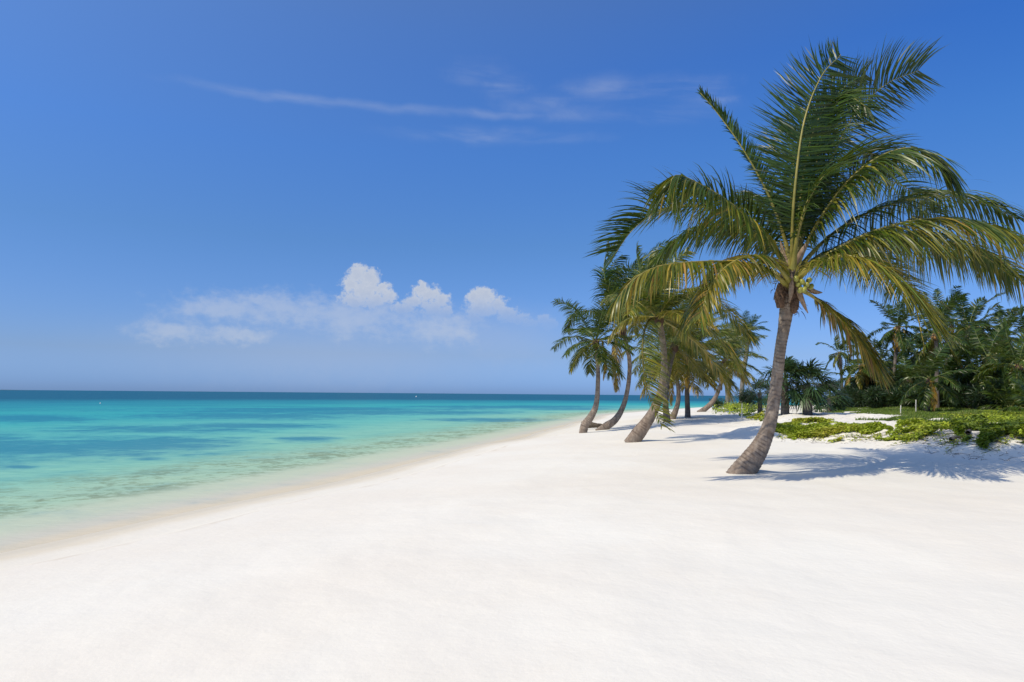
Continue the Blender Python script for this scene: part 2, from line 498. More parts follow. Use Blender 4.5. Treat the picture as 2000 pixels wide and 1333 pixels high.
def sea_material():
    m_, n, out = mat('sea_water')
    pos = n.node('ShaderNodeNewGeometry').outputs['Position']
    off = attr(n, 'offshore')           # metres from the water's edge
    weed = attr(n, 'weed')
    n1 = n.noise(n.vmul(pos, (1.0, 0.55, 1.0)), 0.10, 5.0, 0.6)
    o2 = n.m('MULTIPLY', off, n.m('ADD', 0.72, n.m('MULTIPLY', n1, 0.56)))
    lg = n.m('DIVIDE', n.m('LOGARITHM', n.m('ADD', n.m('MAXIMUM', o2, 0.0), 1.0), 10.0), 2.6)   # 0..1 over 0..400 m
    c = n.ramp(lg, SEA_STOPS, 'EASE')
    # seagrass and reef beds under the water
    edge = n.m('ADD', n.m('MULTIPLY', n.noise(n.vmul(pos, (0.8, 0.8, 1.0)), 0.6, 6.0, 0.7), 0.62), n.m('MULTIPLY', n.noise(n.vmul(pos, (1.0, 0.7, 1.0)), 0.09, 5.0, 0.65), 0.45))
    wd = n.smooth(n.m('ADD', weed, n.m('MULTIPLY', n.m('SUBTRACT', edge, 0.5), 2.9)), 0.34, 0.85)
    c = n.mix(n.m('MULTIPLY', wd, 0.62), c, SEA_WEED)
    streak = n.noise(n.vmul(pos, (0.25, 1.0, 1.0)), 0.06, 5.0, 0.62)
    c = n.mix(n.m('MULTIPLY', n.smooth(streak, 0.54, 0.68), n.m('MULTIPLY', n.smooth(off, 12.0, 30.0), 0.42)), c, SEA_WEED)
    soft = n.smooth(n.m('ADD', weed, n.m('MULTIPLY', n.m('SUBTRACT', edge, 0.5), 2.0)), 0.05, 0.55)
    c = n.mix(n.m('MULTIPLY', soft, 0.35), c, (0.02, 0.25, 0.35))
    # brown-green weed flecks in the shallows
    fl = n.m('ADD', n.m('MULTIPLY', n.noise(pos, 2.6, 5.0, 0.72), 0.6), n.m('MULTIPLY', n.noise(pos, 0.5, 4.0, 0.6), 0.4))
    band = n.m('MULTIPLY', n.smooth(off, 1.9, 3.4), n.smooth(off, 9.0, 4.5))
    c = n.mix(n.m('MULTIPLY', n.m('MULTIPLY', n.smooth(fl, 0.45, 0.60), band), 0.68), c, (0.17, 0.20, 0.095))
    # ripples: their light and dark sides painted into the colour, then a bump
    rp = n.noise(n.vmul(pos, (0.7, 2.0, 1.0)), 1.7, 5.0, 0.62)
    rp2 = n.noise(n.vmul(pos, (0.4, 1.2, 1.0)), 0.40, 5.0, 0.62)
    rp3 = n.noise(n.vmul(pos, (0.3, 1.0, 1.0)), 0.07, 5.0, 0.62)
    deepish = n.smooth(off, 1.0, 6.0)
    c = n.mix(n.m('MULTIPLY', n.smooth(rp, 0.44, 0.70), n.m('MULTIPLY', deepish, 0.30)), c, n.mix(0.6, c, (0.015, 0.17, 0.22)))
    c = n.mix(n.m('MULTIPLY', n.smooth(rp2, 0.46, 0.68), n.m('MULTIPLY', deepish, 0.24)), c, n.mix(0.6, c, (0.012, 0.19, 0.25)))
    c = n.mix(n.m('MULTIPLY', n.smooth(rp3, 0.47, 0.66), n.m('MULTIPLY', n.smooth(off, 9.0, 25.0), 0.22)), c, n.mix(0.65, c, (0.012, 0.15, 0.25)))
    c = n.mix(n.m('MULTIPLY', n.smooth(rp, 0.46, 0.30), n.m('MULTIPLY', deepish, 0.22)), c, n.mix(0.5, c, (0.45, 0.62, 0.48)))
    h = n.m('ADD', n.m('MULTIPLY', rp, 0.05), n.m('MULTIPLY', rp2, 0.16))
    b = n.node('ShaderNodeBump', {'Height': h, 'Strength': 0.5, 'Distance': 1.0})
    df = n.node('ShaderNodeBsdfDiffuse', {'Color': c, 'Normal': b.outputs[0]})
    gl = n.node('ShaderNodeBsdfGlossy', {'Color': (1, 1, 1, 1), 'Roughness': 0.22, 'Normal': b.outputs[0]})
    fr = n.node('ShaderNodeFresnel', {'IOR': 1.33, 'Normal': b.outputs[0]}).outputs[0]
    fac = n.m('MINIMUM', n.m('MULTIPLY', fr, 0.35), 0.10)      # a rough sea mirrors little of the low sky
    p = n.node('ShaderNodeMixShader', {0: fac, 1: df.outputs[0], 2: gl.outputs[0]})
    wire(m_, p.outputs[0], out)
    return m_


def lgp(d):
    return math.log10(d + 1) / 2.6


SEA_STOPS = [(0.0, (0.68, 0.595, 0.43)), (lgp(0.25), (0.66, 0.59, 0.44)), (lgp(0.6), (0.60, 0.575, 0.46)), (lgp(2.0), (0.53, 0.59, 0.43)), (lgp(4), (0.38, 0.56, 0.385)), (lgp(9), (0.235, 0.525, 0.395)),
             (lgp(20), (0.13, 0.475, 0.41)), (lgp(48), (0.04, 0.38, 0.385)), (lgp(95), (0.020, 0.25, 0.32)), (lgp(190), (0.007, 0.10, 0.185))]
SEA_WEED = (0.010, 0.115, 0.25)
M_SEA = sea_material()

# ------------------------------------------------------------------ terrain
SHORE = np.array([(-60, -75), (-30, -38), (-15.5, -10), (-10.6, 2.5), (-7.6, 10.1), (-6.4, 14.5), (-5.2, 18.0), (-3.4, 24.2), (0.0, 36.5), (2.6, 47),
                  (6.2, 61), (12, 84), (22, 106), (40, 126), (75, 142), (130, 158), (230, 180), (420, 240), (900, 330)], float)
POLY = np.vstack([SHORE, [(900, -400), (-200, -400)]])


def shore_sd(x, y):
    """Signed distance to the water's edge, positive on land."""
    x = np.asarray(x, float); y = np.asarray(y, float)
    best = np.full(x.shape, 1e18)
    for a, b in zip(SHORE[:-1], SHORE[1:]):
        d = b - a
        t = np.clip(((x - a[0]) * d[0] + (y - a[1]) * d[1]) / (d @ d), 0, 1)
        best = np.minimum(best, (x - a[0] - t * d[0]) ** 2 + (y - a[1] - t * d[1]) ** 2)
    inside = np.zeros(x.shape, bool)
    P = POLY
    for i in range(len(P)):
        (x1, y1), (x2, y2) = P[i - 1], P[i]
        c = (y1 > y) != (y2 > y)
        if y1 != y2:
            inside ^= c & (x < (x2 - x1) * (y - y1) / (y2 - y1) + x1)
    sd = np.sqrt(best)
    return np.where(inside, sd, -sd)


# foot of the overgrown dune bank (land behind it is about half a metre higher)
BANK = np.array([(60, 2), (20, 12.5), (14.5, 15.0), (12.6, 17.0), (11.6, 19.0), (11.2, 21.5), (11.0, 24.0), (10.0, 26.5), (9.6, 30), (14, 40), (18, 52), (26, 72), (42, 95), (75, 118), (140, 130), (400, 160)], float)


def bank_sd(x, y):
    x = np.asarray(x, float); y = np.asarray(y, float)
    best = np.full(x.shape, 1e18)
    for a, b in zip(BANK[:-1], BANK[1:]):
        d = b - a
        t = np.clip(((x - a[0]) * d[0] + (y - a[1]) * d[1]) / (d @ d), 0, 1)
        best = np.minimum(best, (x - a[0] - t * d[0]) ** 2 + (y - a[1] - t * d[1]) ** 2)
    P = np.vstack([BANK, [(400, 2)]])
    inside = np.zeros(x.shape, bool)
    for i in range(len(P)):
        (x1, y1), (x2, y2) = P[i - 1], P[i]
        c = (y1 > y) != (y2 > y)
        if y1 != y2:
            inside ^= c & (x < (x2 - x1) * (y - y1) / (y2 - y1) + x1)
    d = np.sqrt(best)
    return np.where(inside, d, -d)


FEET = [(5.1, 15.05, .6), (4.75, 27.0, .8)]


def ground_z(x, y, detail=True):
    sd = shore_sd(x, y)
    sdn = sd + 0.35 * vnoise(np.asarray(x) * 0.16, np.asarray(y) * 0.16, 3)
    land = np.interp(sdn, [0, 1.6, 2.1, 3.2, 6, 10, 16, 30, 90], [0, 0.13, 0.235, 0.32, 0.56, 0.75, 0.84, 0.95, 1.1])
    sea = np.interp(-sdn, [0, 4, 10, 30, 80, 200], [0, -0.22, -0.6, -1.6, -3.5, -8])
    z = np.where(sdn > 0, land, sea)
    bd = bank_sd(x, y) + 0.5 * fbm(np.asarray(x) * 0.35, np.asarray(y) * 0.35, 11, 3)
    z = z + 0.46 * sstep(bd, -0.6, 2.6) + 0.1 * sstep(bd, 2, 25)
    dry = sstep(sd, 1.5, 7)
    z = z + dry * 0.05 * fbm(np.asarray(x) * 0.22, np.asarray(y) * 0.22, 21, 3)
    z = z + sstep(bd, -2.5, 0.5) * sstep(sd, 3, 8) * 0.11 * fbm(np.asarray(x) * 0.5, np.asarray(y) * 0.5, 31, 4)
    for fx, fy, fr_ in FEET:                      # sand blown up against the trunks
        z = z + 0.07 * np.exp(-((np.asarray(x) - fx) ** 2 + (np.asarray(y) - fy) ** 2) / fr_ ** 2)
    if detail:
        z = z + dry * 0.010 * fbm(np.asarray(x) * 1.3, np.asarray(y) * 1.3, 41, 3)
    return z


def gz(x, y):
    return float(ground_z(np.array([x]), np.array([y]))[0])


def ground_at(u, v):
    """Where the line of sight through photo position (u, v) meets the ground."""
    r = ray(u, v)
    d = np.geomspace(3, 260, 900)
    p = EYE[None] + d[:, None] * r[None]
    below = p[:, 2] <= np.maximum(ground_z(p[:, 0], p[:, 1]), 0.0)
    i = int(np.argmax(below)) if below.any() else len(d) - 1
    return p[i], d[i]


def polar_grid(radii, angles):
    r, a = np.meshgrid(radii, angles, indexing='ij')
    x, y = r * np.sin(a), r * np.cos(a)
    nr, na = len(radii), len(angles)
    i = np.arange(nr - 1)[:, None] * na
    j = np.arange(na)[None, :]
    j2 = (j + 1) % na
    q = np.stack([i + j, i + na + j, i + na + j2, i + j2], -1).reshape(-1, 4)
    return x.ravel(), y.ravel(), q


fine_a = np.linspace(-R(50), R(50), 760, endpoint=False)
coarse_a = np.linspace(R(50), R(310), 240, endpoint=False)
ANG = np.concatenate([fine_a, coarse_a])
rad = np.concatenate([[0.05, 0.5, 1.0], np.geomspace(1.5, 160, 330), np.geomspace(170, 1500, 24)])
gx, gy, gq = polar_grid(rad, ANG)
gzv = ground_z(gx, gy)
lit = sstep(bank_sd(gx, gy), -0.8, 0.8) * sstep(gy, 6, 12)
link('beach', mesh_np('beach', np.stack([gx, gy, gzv], 1), gq, None, {'litter': lit}, True, (M_SAND,)), kind='structure',
     label='white sand beach sloping to the turquoise sea', category='beach')

# sea: one sheet at z = 0, from the beach to the horizon
srad = np.concatenate([np.geomspace(4, 400, 420), np.geomspace(420, 45000, 60)])
sx, sy, sq = polar_grid(srad, ANG)
ssd = shore_sd(sx, sy)
keep = ssd < 3.0
fk = keep[sq].any(1)
sq = sq[fk]
used = np.unique(sq)
remap = np.full(len(sx), -1); remap[used] = np.arange(len(used))
sx, sy, ssd = sx[used], sy[used], ssd[used]
sq = remap[sq]


def sea_pt(u, v):
    r = ray(u, v)
    return EYE + r * (-EYE[2] / r[2])


weed = np.zeros(len(sx))
WEEDS = [  # beds seen through the water: photo position, half sizes
    (60, 877, 190, 14), (220, 868, 170, 17), (-120, 870, 200, 25), (330, 862, 110, 8), (70, 817, 110, 6), (520, 803, 170, 3), (600, 858, 45, 4),
    (470, 812, 190, 5), (700, 806, 150, 4), (480, 832, 130, 4), (890, 806, 110, 3), (610, 800, 240, 3), (300, 838, 150, 6), (960, 820, 90, 3),
    (290, 897, 40, 4), (1000, 795, 160, 2.5), (40, 912, 30, 3), (1130, 799, 80, 2)]
for (u, v, ru, rv) in WEEDS:
    c = sea_pt(u, v)
    e1 = sea_pt(u + ru, v) - c
    e2 = (sea_pt(u, v - rv) - sea_pt(u, v + rv)) / 2
    det = e1[0] * e2[1] - e1[1] * e2[0]
    dx, dy = sx - c[0], sy - c[1]
    a = (dx * e2[1] - dy * e2[0]) / det
    b = (e1[0] * dy - e1[1] * dx) / det
    weed = np.maximum(weed, 1.0 - 0.5 * np.sqrt(a * a + b * b) - 0.0)
weed = np.clip(weed, 0, 1)
link('sea', mesh_np('sea', np.stack([sx, sy, np.zeros(len(sx))], 1), sq, None, {'offshore': -ssd, 'weed': weed}, True, (M_SEA,)), kind='structure',
     label='clear turquoise sea with dark seagrass beds', category='sea')

# ------------------------------------------------------------------ palms
WIND = np.array([1.0, 0.25, 0.0])


def frond_arrays(P, hint, lmax, wid, pairs, g, wind, tint, tvar, s0=0.16, sweep=(25, 62), vlift=0.15, rs=None, segs=4, limp=0.0, tip=0.30, ragged=0.0, sides=(-1, 1)):
    """Leaflets of one pinnate frond along the midrib P: verts, quads, tris, tint, vary."""
    rs = rs or rng
    n = len(P)
    L = np.linspace(0, 1, n)
    T = norm(np.gradient(P, axis=0))
    N = norm(np.asarray(hint, float)[None] - (T @ np.asarray(hint, float))[:, None] * T)
    s = np.linspace(s0, 0.995, pairs)
    out = []
    for side in sides:
        ss = np.clip(s + rs.normal(0, 0.25 / pairs, pairs), s0, 1)
        p = np.stack([np.interp(ss, L, P[:, k]) for k in range(3)], 1)
        t = norm(np.stack([np.interp(ss, L, T[:, k]) for k in range(3)], 1))
        nn = norm(np.stack([np.interp(ss, L, N[:, k]) for k in range(3)], 1))
        sd = np.cross(t, nn) * side
        q = (ss - s0) / (1 - s0)
        cl = vnoise(ss * 14, 0 * ss + side * 3.7, int(rs.integers(1000)))      # leaflets hang together in bunches
        a = np.radians(sweep[0] + (sweep[1] - sweep[0]) * q ** 1.2 + 9 * cl + rs.normal(0, 5, pairs))
        d0 = sd * np.cos(a)[:, None] + t * np.sin(a)[:, None] + nn * (vlift + 0.16 * np.roll(cl, 3) + rs.normal(0, 0.12, pairs))[:, None]
        d0 = norm(d0)
        prof = np.minimum(1, 0.45 + 1.9 * q) * (1 - (1 - tip) * np.clip((q - 0.45) / 0.55, 0, 1) ** 1.6)
        ll = lmax * prof * rs.uniform(0.82, 1.12, pairs)
        gg = g * rs.uniform(0.7, 1.35, pairs) * (1 + .35 * cl)
        ww = wind * rs.uniform(0.6, 1.4, pairs)
        brk = rs.random(pairs) < limp
        gg = np.where(brk, gg + 2.5, gg)
        if ragged:
            ll = np.where(rs.random(pairs) < ragged, ll * rs.uniform(0.25, 0.7, pairs), ll)
        ts = np.linspace(0, 1, segs + 1)
        pos = p.copy()
        pts, dirs = [pos.copy()], []
        for k in range(segs):
            tm = (k + 0.6) / segs
            d = norm(d0 + tm ** 1.15 * (gg[:, None] * np.array([0, 0, -1.0]) + ww[:, None] * WIND))
            dirs.append(d)
            pos = pos + d * (ll / segs)[:, None]
            pts.append(pos.copy())
        dirs.append(dirs[-1])
        tw = rs.normal(0, 0.45, pairs)
        w0 = wid * rs.uniform(0.75, 1.2, pairs)
        rows = []
        for k in range(segs + 1):
            d = dirs[k]
            b = norm(t - (t * d).sum(1)[:, None] * d)
            c = np.cross(d, b)
            wv = b * np.cos(tw)[:, None] + c * np.sin(tw)[:, None]
            wk = w0 * (0.55 if k == 0 else (1.0 - ts[k] ** 2.2))
            if k < segs:
                rows += [pts[k] - wv * (wk / 2)[:, None], pts[k] + wv * (wk / 2)[:, None]]
            else:
                rows += [pts[k]]
        V = np.stack(rows, 1)
        nv = V.shape[1]
        base = (np.arange(pairs) * nv)[:, None, None]
        qd = np.array([[2 * k, 2 * k + 1, 2 * k + 3, 2 * k + 2] for k in range(segs - 1)])[None]
        tr = np.array([[2 * segs - 2, 2 * segs - 1, 2 * segs]])[None]
        tv = np.clip(tint + tvar * rs.normal(0, 1, pairs) + np.where(brk, 0.2, 0), 0, 1)
        kk = np.array([0.0] * 2 + [0.0] * 2 * (segs - 1) + [1.0])
        tl = np.clip(tv[:, None] + 0.10 * kk[None], 0, 1)
        vr = np.repeat(rs.random(pairs)[:, None], nv, 1)
        out.append((V.reshape(-1, 3), (base + qd).reshape(-1, 4), (base + tr).reshape(-1, 3), tl.ravel(), vr.ravel()))
    return out


def add_frond(palm, origin, P, rib_r=0.035, rib_mat=None, **kw):
    origin = np.asarray(origin, float)
    P = np.asarray(P, float)
    n = len(P)
    s = np.linspace(0, 1, n)
    r = rib_r * (0.16 + 0.84 * (1 - s) ** 1.2) * (1 + 1.1 * np.exp(-s * 16))
    V, Q, tr = tube(P, r, 6)
    fr = link('frond', mesh_np('frond', V - origin, Q, tr, None, True, (rib_mat or M_RIB,)), palm)
    g = Geo()
    for (V, Q, tr, tl, vr) in frond_arrays(P, **kw):
        g.add(V, Q, tr, tint=tl, vary=vr)
    link('leaflets', g.mesh('leaflets', (M_LEAF,), origin, False), fr, kind='stuff')
    return fr


def trunk_mesh(P, rad, origin, ring=0.09, k=20, per_m=34, m_=None, rough=0.035):
    P = np.asarray(P, float)
    ctrl = np.column_stack([P, rad])
    L = np.linalg.norm(np.diff(P, axis=0), axis=1).sum()
    n = max(24, int(L * per_m))
    C = resample(ctrl, n)
    s = np.linspace(0, L, n)
    th = np.linspace(0, 2 * math.pi, k, endpoint=False)
    # leaf scars: uneven rings, each a small step
    wob = 0.30 * vnoise(np.cos(th)[None] * 1.2 + s[:, None] * 0.8, np.sin(th)[None] * 1.2 + 5 + 0 * s[:, None], 5)
    ph = (s + 0.5 * ring * vnoise(s * 2.7, 0 * s + 3, 23) + 0.3 * ring * vnoise(s * 6.1, 0 * s + 8, 24))[:, None] / ring * (1 + 0.0 * th[None]) + wob + 0.35 * np.sin(s * 2.1)[:, None]
    fr = ph - np.floor(ph)
    step = (fr - 0.5)
    rr = C[:, 3][:, None] * (1 + rough * step + 0.035 * vnoise(th[None] * 2.2 + 0 * s[:, None], s[:, None] * 3, 9)
                             + 0.05 * vnoise(np.cos(th)[None] * 1.5, s[:, None] * 1.1 + np.sin(th)[None], 13))
    V, Q, tr = tube(C[:, :3], rr, k)
    scar = np.exp(-(np.minimum(fr, 1 - fr) / 0.16) ** 2) * np.clip(0.30 + 0.75 * fbm(th[None] * 1.3, s[:, None] * 5, 17, 3), 0, 1)
    al = np.repeat(s[:, None], k, 1)
    sc = np.append(scar.ravel(), 0); al = np.append(al.ravel(), L)
    return mesh_np('trunk', V - np.asarray(origin), Q, tr, {'along': al, 'scar': sc}, True, (m_ or M_TRUNK,))


def ellipsoid(c, r, nu=12, nv=8, axis=None, lumpy=0.0, seed=0):
    """A rounded body, slightly three-sided when lumpy (a coconut)."""
    u = np.linspace(0, 2 * math.pi, nu, endpoint=False)
    v = np.linspace(-math.pi / 2, math.pi / 2, nv)
    uu, vv = np.meshgrid(u, v)
    k = 1 + lumpy * np.cos(3 * uu) * np.cos(vv)
    V = np.stack([r[0] * k * np.cos(uu) * np.cos(vv), r[1] * k * np.sin(uu) * np.cos(vv), r[2] * np.sin(vv)], -1).reshape(-1, 3)
    if axis is not None:
        q = Vector((0, 0, 1)).rotation_difference(Vector(axis))
        V = V @ np.array(q.to_matrix()).T
    i = np.arange(nv - 1)[:, None] * nu
    j = np.arange(nu)[None]
    Q = np.stack([i + j, i + (j + 1) % nu, i + nu + (j + 1) % nu, i + nu + j], -1).reshape(-1, 4)
    return V + np.asarray(c), Q


# ---- the big palm
base, BD = ground_at(1456, 922)
base[2] = gz(base[0], base[1])
big = thing('coconut_palm', base, 'big coconut palm with leaning ringed trunk nearest on the open white sand', 'palm tree', 'coconut palms on the beach')
PX = BD / FPX
tp = [(1440, 940, 26.0), (1453, 919, 23.7), (1469, 897, 20.0), (1486, 871, 16.6), (1500, 838, 13.3), (1509, 800, 11.6), (1516, 750, 10.9), (1521, 710, 10.6), (1526, 670, 10.6), (1532, 635, 11.3),
      (1537, 600, 13.0), (1541, 570, 14.4), (1545, 545, 12.1), (1547, 525, 7.4)]
big_t = trunk_mesh([at(u, v, BD) for u, v, r in tp], [r * PX for u, v, r in tp], base, 0.085, 32, 90, M_TRUNK, 0.05)
link('trunk', big_t, big)

BIG = [
    # control points (photo position, extra depth in m), options
    ([(1548, 535, 0), (1547, 480, -.2), (1552, 376, -.35), (1570, 240, -.2), (1604, 150, .2), (1642, 108, .7)], dict(hint=(0.1, 1, .15), lmax=1.0, g=.10, wind=.30, tint=.10, vlift=.12, sweep=(10, 46), tip=.5)),
    ([(1552, 530, .2), (1575, 430, .5), (1620, 320, .9), (1665, 230, 1.1), (1730, 165, 1.2), (1795, 138, 1.2)], dict(hint=(-.5, .9, .3), lmax=1.15, g=.15, wind=.50, tint=.12, vlift=.1, sweep=(8, 44), tip=.62)),
    ([(1550, 530, .1), (1562, 400, .3), (1582, 280, .5), (1615, 205, .4), (1655, 188, .1), (1700, 215, -.2)], dict(hint=(-.7, -.3, .7), lmax=1.1, g=.55, wind=.35, tint=.16, vlift=0)),
    ([(1551, 530, .4), (1580, 390, 1.0), (1612, 250, 1.5), (1655, 170, 1.7), (1690, 145, 1.8)], dict(hint=(-.3, .9, .3), lmax=1.0, g=.2, wind=.5, tint=.10, tip=.4)),
    ([(1545, 525, .1), (1530, 460, .2), (1500, 380, .4), (1450, 290, .6), (1400, 220, .8), (1368, 182, .9)], dict(hint=(.75, .25, .6), lmax=.36, g=.55, wind=-.10, tint=.14, vlift=.5, sweep=(40, 75), tip=.55)),
    ([(1540, 545, 0), (1524, 505, -.2), (1491, 452, -.4), (1420, 392, -.7), (1352, 352, -.9), (1318, 343, -1.0), (1306, 372, -1.05)], dict(hint=(.3, -.2, 1), lmax=1.1, g=2.3, wind=.05, tint=.28, tvar=.16, vlift=-.1, tip=.7, limp=.1)),
    ([(1543, 540, .3), (1500, 468, .6), (1420, 418, .9), (1345, 402, 1.1), (1285, 412, 1.2), (1235, 450, 1.2), (1204, 492, 1.2)], dict(hint=(.1, .25, 1), lmax=1.15, g=.75, wind=-.25, tint=.12, vlift=.55, sweep=(18, 46), tip=.6)),
    ([(1542, 562, -.1), (1515, 540, -.5), (1474, 518, -.9), (1390, 511, -1.5), (1290, 520, -1.9), (1235, 548, -2.0), (1205, 585, -2.0)], dict(hint=(0, -.3, 1), lmax=.76, g=2.2, wind=.02, tint=.46, tvar=.16, vlift=0, tip=.7, limp=.15)),
    ([(1544, 556, .1), (1510, 530, .4), (1470, 522, .7), (1415, 540, 1.0), (1365, 585, 1.2), (1335, 640, 1.3)], dict(hint=(-.2, .2, 1), lmax=.72, g=1.2, wind=.2, tint=.40, tvar=.15, tip=.6)),
    ([(1543, 552, -.2), (1516, 520, -.7), (1470, 500, -1.3), (1420, 520, -1.7), (1385, 565, -1.9), (1368, 620, -2.0)], dict(hint=(-.2, -.4, 1), lmax=.62, g=1.5, wind=.2, tint=.5, tvar=.15, tip=.6)),
    ([(1552, 530, 0), (1575, 478, -.2), (1610, 415, -.5), (1665, 345, -.8), (1726, 302, -1.0), (1785, 290, -1.1), (1835, 317, -1.1), (1866, 355, -1.1)], dict(hint=(-.35, -.3, 1), lmax=1.1, g=1.7, wind=.30, tint=.24, tvar=.15, vlift=.05, tip=.5)),
    ([(1553, 535, .2), (1600, 480, .5), (1663, 432, .8), (1747, 398, 1.0), (1831, 383, 1.0), (1915, 395, .9), (1985, 428, .8)], dict(hint=(-.2, .2, 1), lmax=1.1, g=1.8, wind=.32, tint=.20, tvar=.1, tip=.5)),
    ([(1554, 545, -.1), (1590, 515, -.4), (1625, 492, -.6), (1705, 453, -.9), (1810, 428, -1.1), (1915, 436, -1.2), (2010, 472, -1.2)], dict(hint=(-.1, -.3, 1), lmax=1.2, g=2.2, wind=.50, tint=.38, tvar=.18, tip=.6, limp=.06)),
    ([(1554, 548, .2), (1600, 510, .5), (1660, 485, .8), (1747, 478, 1.1), (1852, 487, 1.3), (1936, 510, 1.3), (2012, 556, 1.2)], dict(hint=(0, .2, 1), lmax=1.15, g=2.0, wind=.5, tint=.36, tvar=.16, tip=.6)),
    ([(1554, 550, -.1), (1590, 520, -.7), (1650, 500, -1.2), (1715, 520, -1.6), (1775, 568, -1.8), (1820, 628, -1.9)], dict(hint=(.1, -.3, 1), lmax=1.1, g=1.2, wind=.35, tint=.46, tvar=.15, tip=.55)),
    ([(1556, 562, .1), (1585, 578, .1), (1622, 605, .2), (1662, 645, .3), (1695, 688, .3), (1712, 715, .3)], dict(hint=(.5, -.1, .85), lmax=.8, g=1.6, wind=.35, tint=.5, tvar=.22, tip=.7, limp=.12, sweep=(35, 65))),
    ([(1551, 525, .5), (1580, 440, 1.3), (1640, 370, 2.2), (1710, 350, 2.9), (1775, 370, 3.3), (1820, 420, 3.5)], dict(hint=(-.2, .3, 1), lmax=1.1, g=.9, wind=.4, tint=.15, tip=.5)),
    ([(1549, 525, .5), (1545, 420, 1.2), (1550, 320, 2.2), (1570, 245, 3.1), (1600, 215, 3.9)], dict(hint=(0, -.6, .7), lmax=1.1, g=.4, wind=.4, tint=.10, tip=.5)),
    ([(1552, 545, .4), (1600, 500, 1.2), (1660, 495, 2.1), (1730, 530, 2.8), (1790, 590, 3.2)], dict(hint=(0, .3, 1), lmax=1.05, g=1.1, wind=.3, tint=.30, tip=.55)),
    ([(1547, 530, .3), (1530, 450, 1.2), (1505, 400, 2.2), (1475, 385, 3.0), (1445, 410, 3.6)], dict(hint=(.1, .3, 1), lmax=1.0, g=.8, wind=.2, tint=.15, tip=.5)),
    ([(1554, 540, .1), (1600, 505, .2), (1670, 470, .2), (1750, 458, .1), (1840, 470, 0), (1920, 500, -.1), (1975, 540, -.1)], dict(hint=(0, .1, 1), lmax=1.0, g=2.0, wind=.35, tint=.28, tvar=.16, tip=.6)),
    ([(1545, 540, .2), (1512, 490, .4), (1465, 455, .5), (1405, 440, .5), (1345, 455, .5), (1300, 490, .5), (1275, 530, .5)], dict(hint=(0, .1, 1), lmax=.85, g=1.5, wind=0, tint=.18, tvar=.1, tip=.6)),
    ([(1549, 525, -.2), (1560, 450, -.5), (1590, 370, -.6), (1640, 320, -.4), (1700, 300, 0.), (1745, 320, .3)], dict(hint=(-.4, .1, 1), lmax=1.05, g=.8, wind=.35, tint=.14, tip=.5)),
]
for pts, kw in BIG:
    P = resample([at(u, v, BD + e) for u, v, e in pts], 34)
    kw = dict(dict(tvar=.08, wid=.034, pairs=180, segs=5, sweep=(14, 50)), **kw)
    kw['lmax'] *= 1.22
    kw['ragged'] = .07
    add_frond(big, base, P, 0.042, M_RIB if kw['tint'] > .09 else M_RIBG, **kw)

# brown fibre and old leaf bases round the crown shaft, dry spathes, coconuts
for (u, v, e, ru, rv, sd_) in [(1524, 578, -.12, 15, 26, 1), (1550, 585, -.14, 14, 34, 2), (1540, 560, .2, 18, 24, 3), (1533, 540, .05, 12, 16, 4), (1558, 545, .1, 13, 18, 5)]:
    c = at(u, v, BD + e)
    V, Q = ellipsoid(c, (ru * PX * .8, ru * PX * .66, rv * PX * .85), 26, 20)
    V = V + norm(V - c) * (0.05 * fbm(V[:, 0] * 6 + sd_, V[:, 2] * 5, sd_, 3) + 0.018 * fbm(V[:, 0] * 40, V[:, 2] * 12, sd_ + 4, 2))[:, None]
    link('fibre_sheath', mesh_np('fibre_sheath', V - base, Q, None, None, True, (M_FIBRE,)), big)
g = Geo()
for i in range(150):
    a = at(1540 + rng.normal(0, 13), 565 + rng.normal(0, 16), BD + rng.uniform(-.28, .1))
    d = np.array([rng.normal(0, .07), rng.normal(-.03, .06), -rng.uniform(.03, .20)])
    P = resample([a, a + d * .5 + rng.normal(0, .02, 3), a + d], 5)
    V, Q, tr = tube(P, [.008, .008, .007, .005, .003], 4)
    g.add(V, Q, tr)
link('fibre_strands', g.mesh('fibre_strands', (M_FIBRE,), base), big, kind='stuff')
for pts in ([(1556, 552, -.2), (1562, 575, -.32), (1572, 600, -.36), (1578, 612, -.34)], [(1538, 520, -.1), (1520, 512, -.2), (1504, 505, -.25)], [(1552, 520, -.1), (1566, 492, -.2), (1580, 470, -.22)],
            [(1546, 545, -.25), (1546, 562, -.30), (1542, 592, -.32)], [(1575, 560, .1), (1590, 570, .15), (1606, 572, .2)], [(1543, 520, .1), (1530, 495, .2), (1524, 470, .3)]):
    P = resample([at(u, v, BD + e) for u, v, e in pts], 14)
    s = np.linspace(0, 1, 14)
    V, Q, tr = tube(P, 0.052 * np.sin(np.pi * (0.22 + 0.76 * s)) + .006, 8)
    link('spathe', mesh_np('spathe', V - base, Q, tr, None, True, (M_SPATHE,)), big)
for (u, v, e) in [(1559, 556, -.34), (1567, 551, -.38), (1575, 557, -.36), (1563, 567, -.40), (1571, 566, -.42), (1580, 548, -.3), (1555, 545, -.36), (1584, 560, -.25)]:
    c = at(u, v, BD + e)
    V, Q = ellipsoid(c, (.056, .056, .070), 14, 9, (rng.normal(0, .4), rng.normal(0, .4), 1), .05)
    link('coconut', mesh_np('coconut', V - base, Q, None, None, True, (M_NUT,)), big)


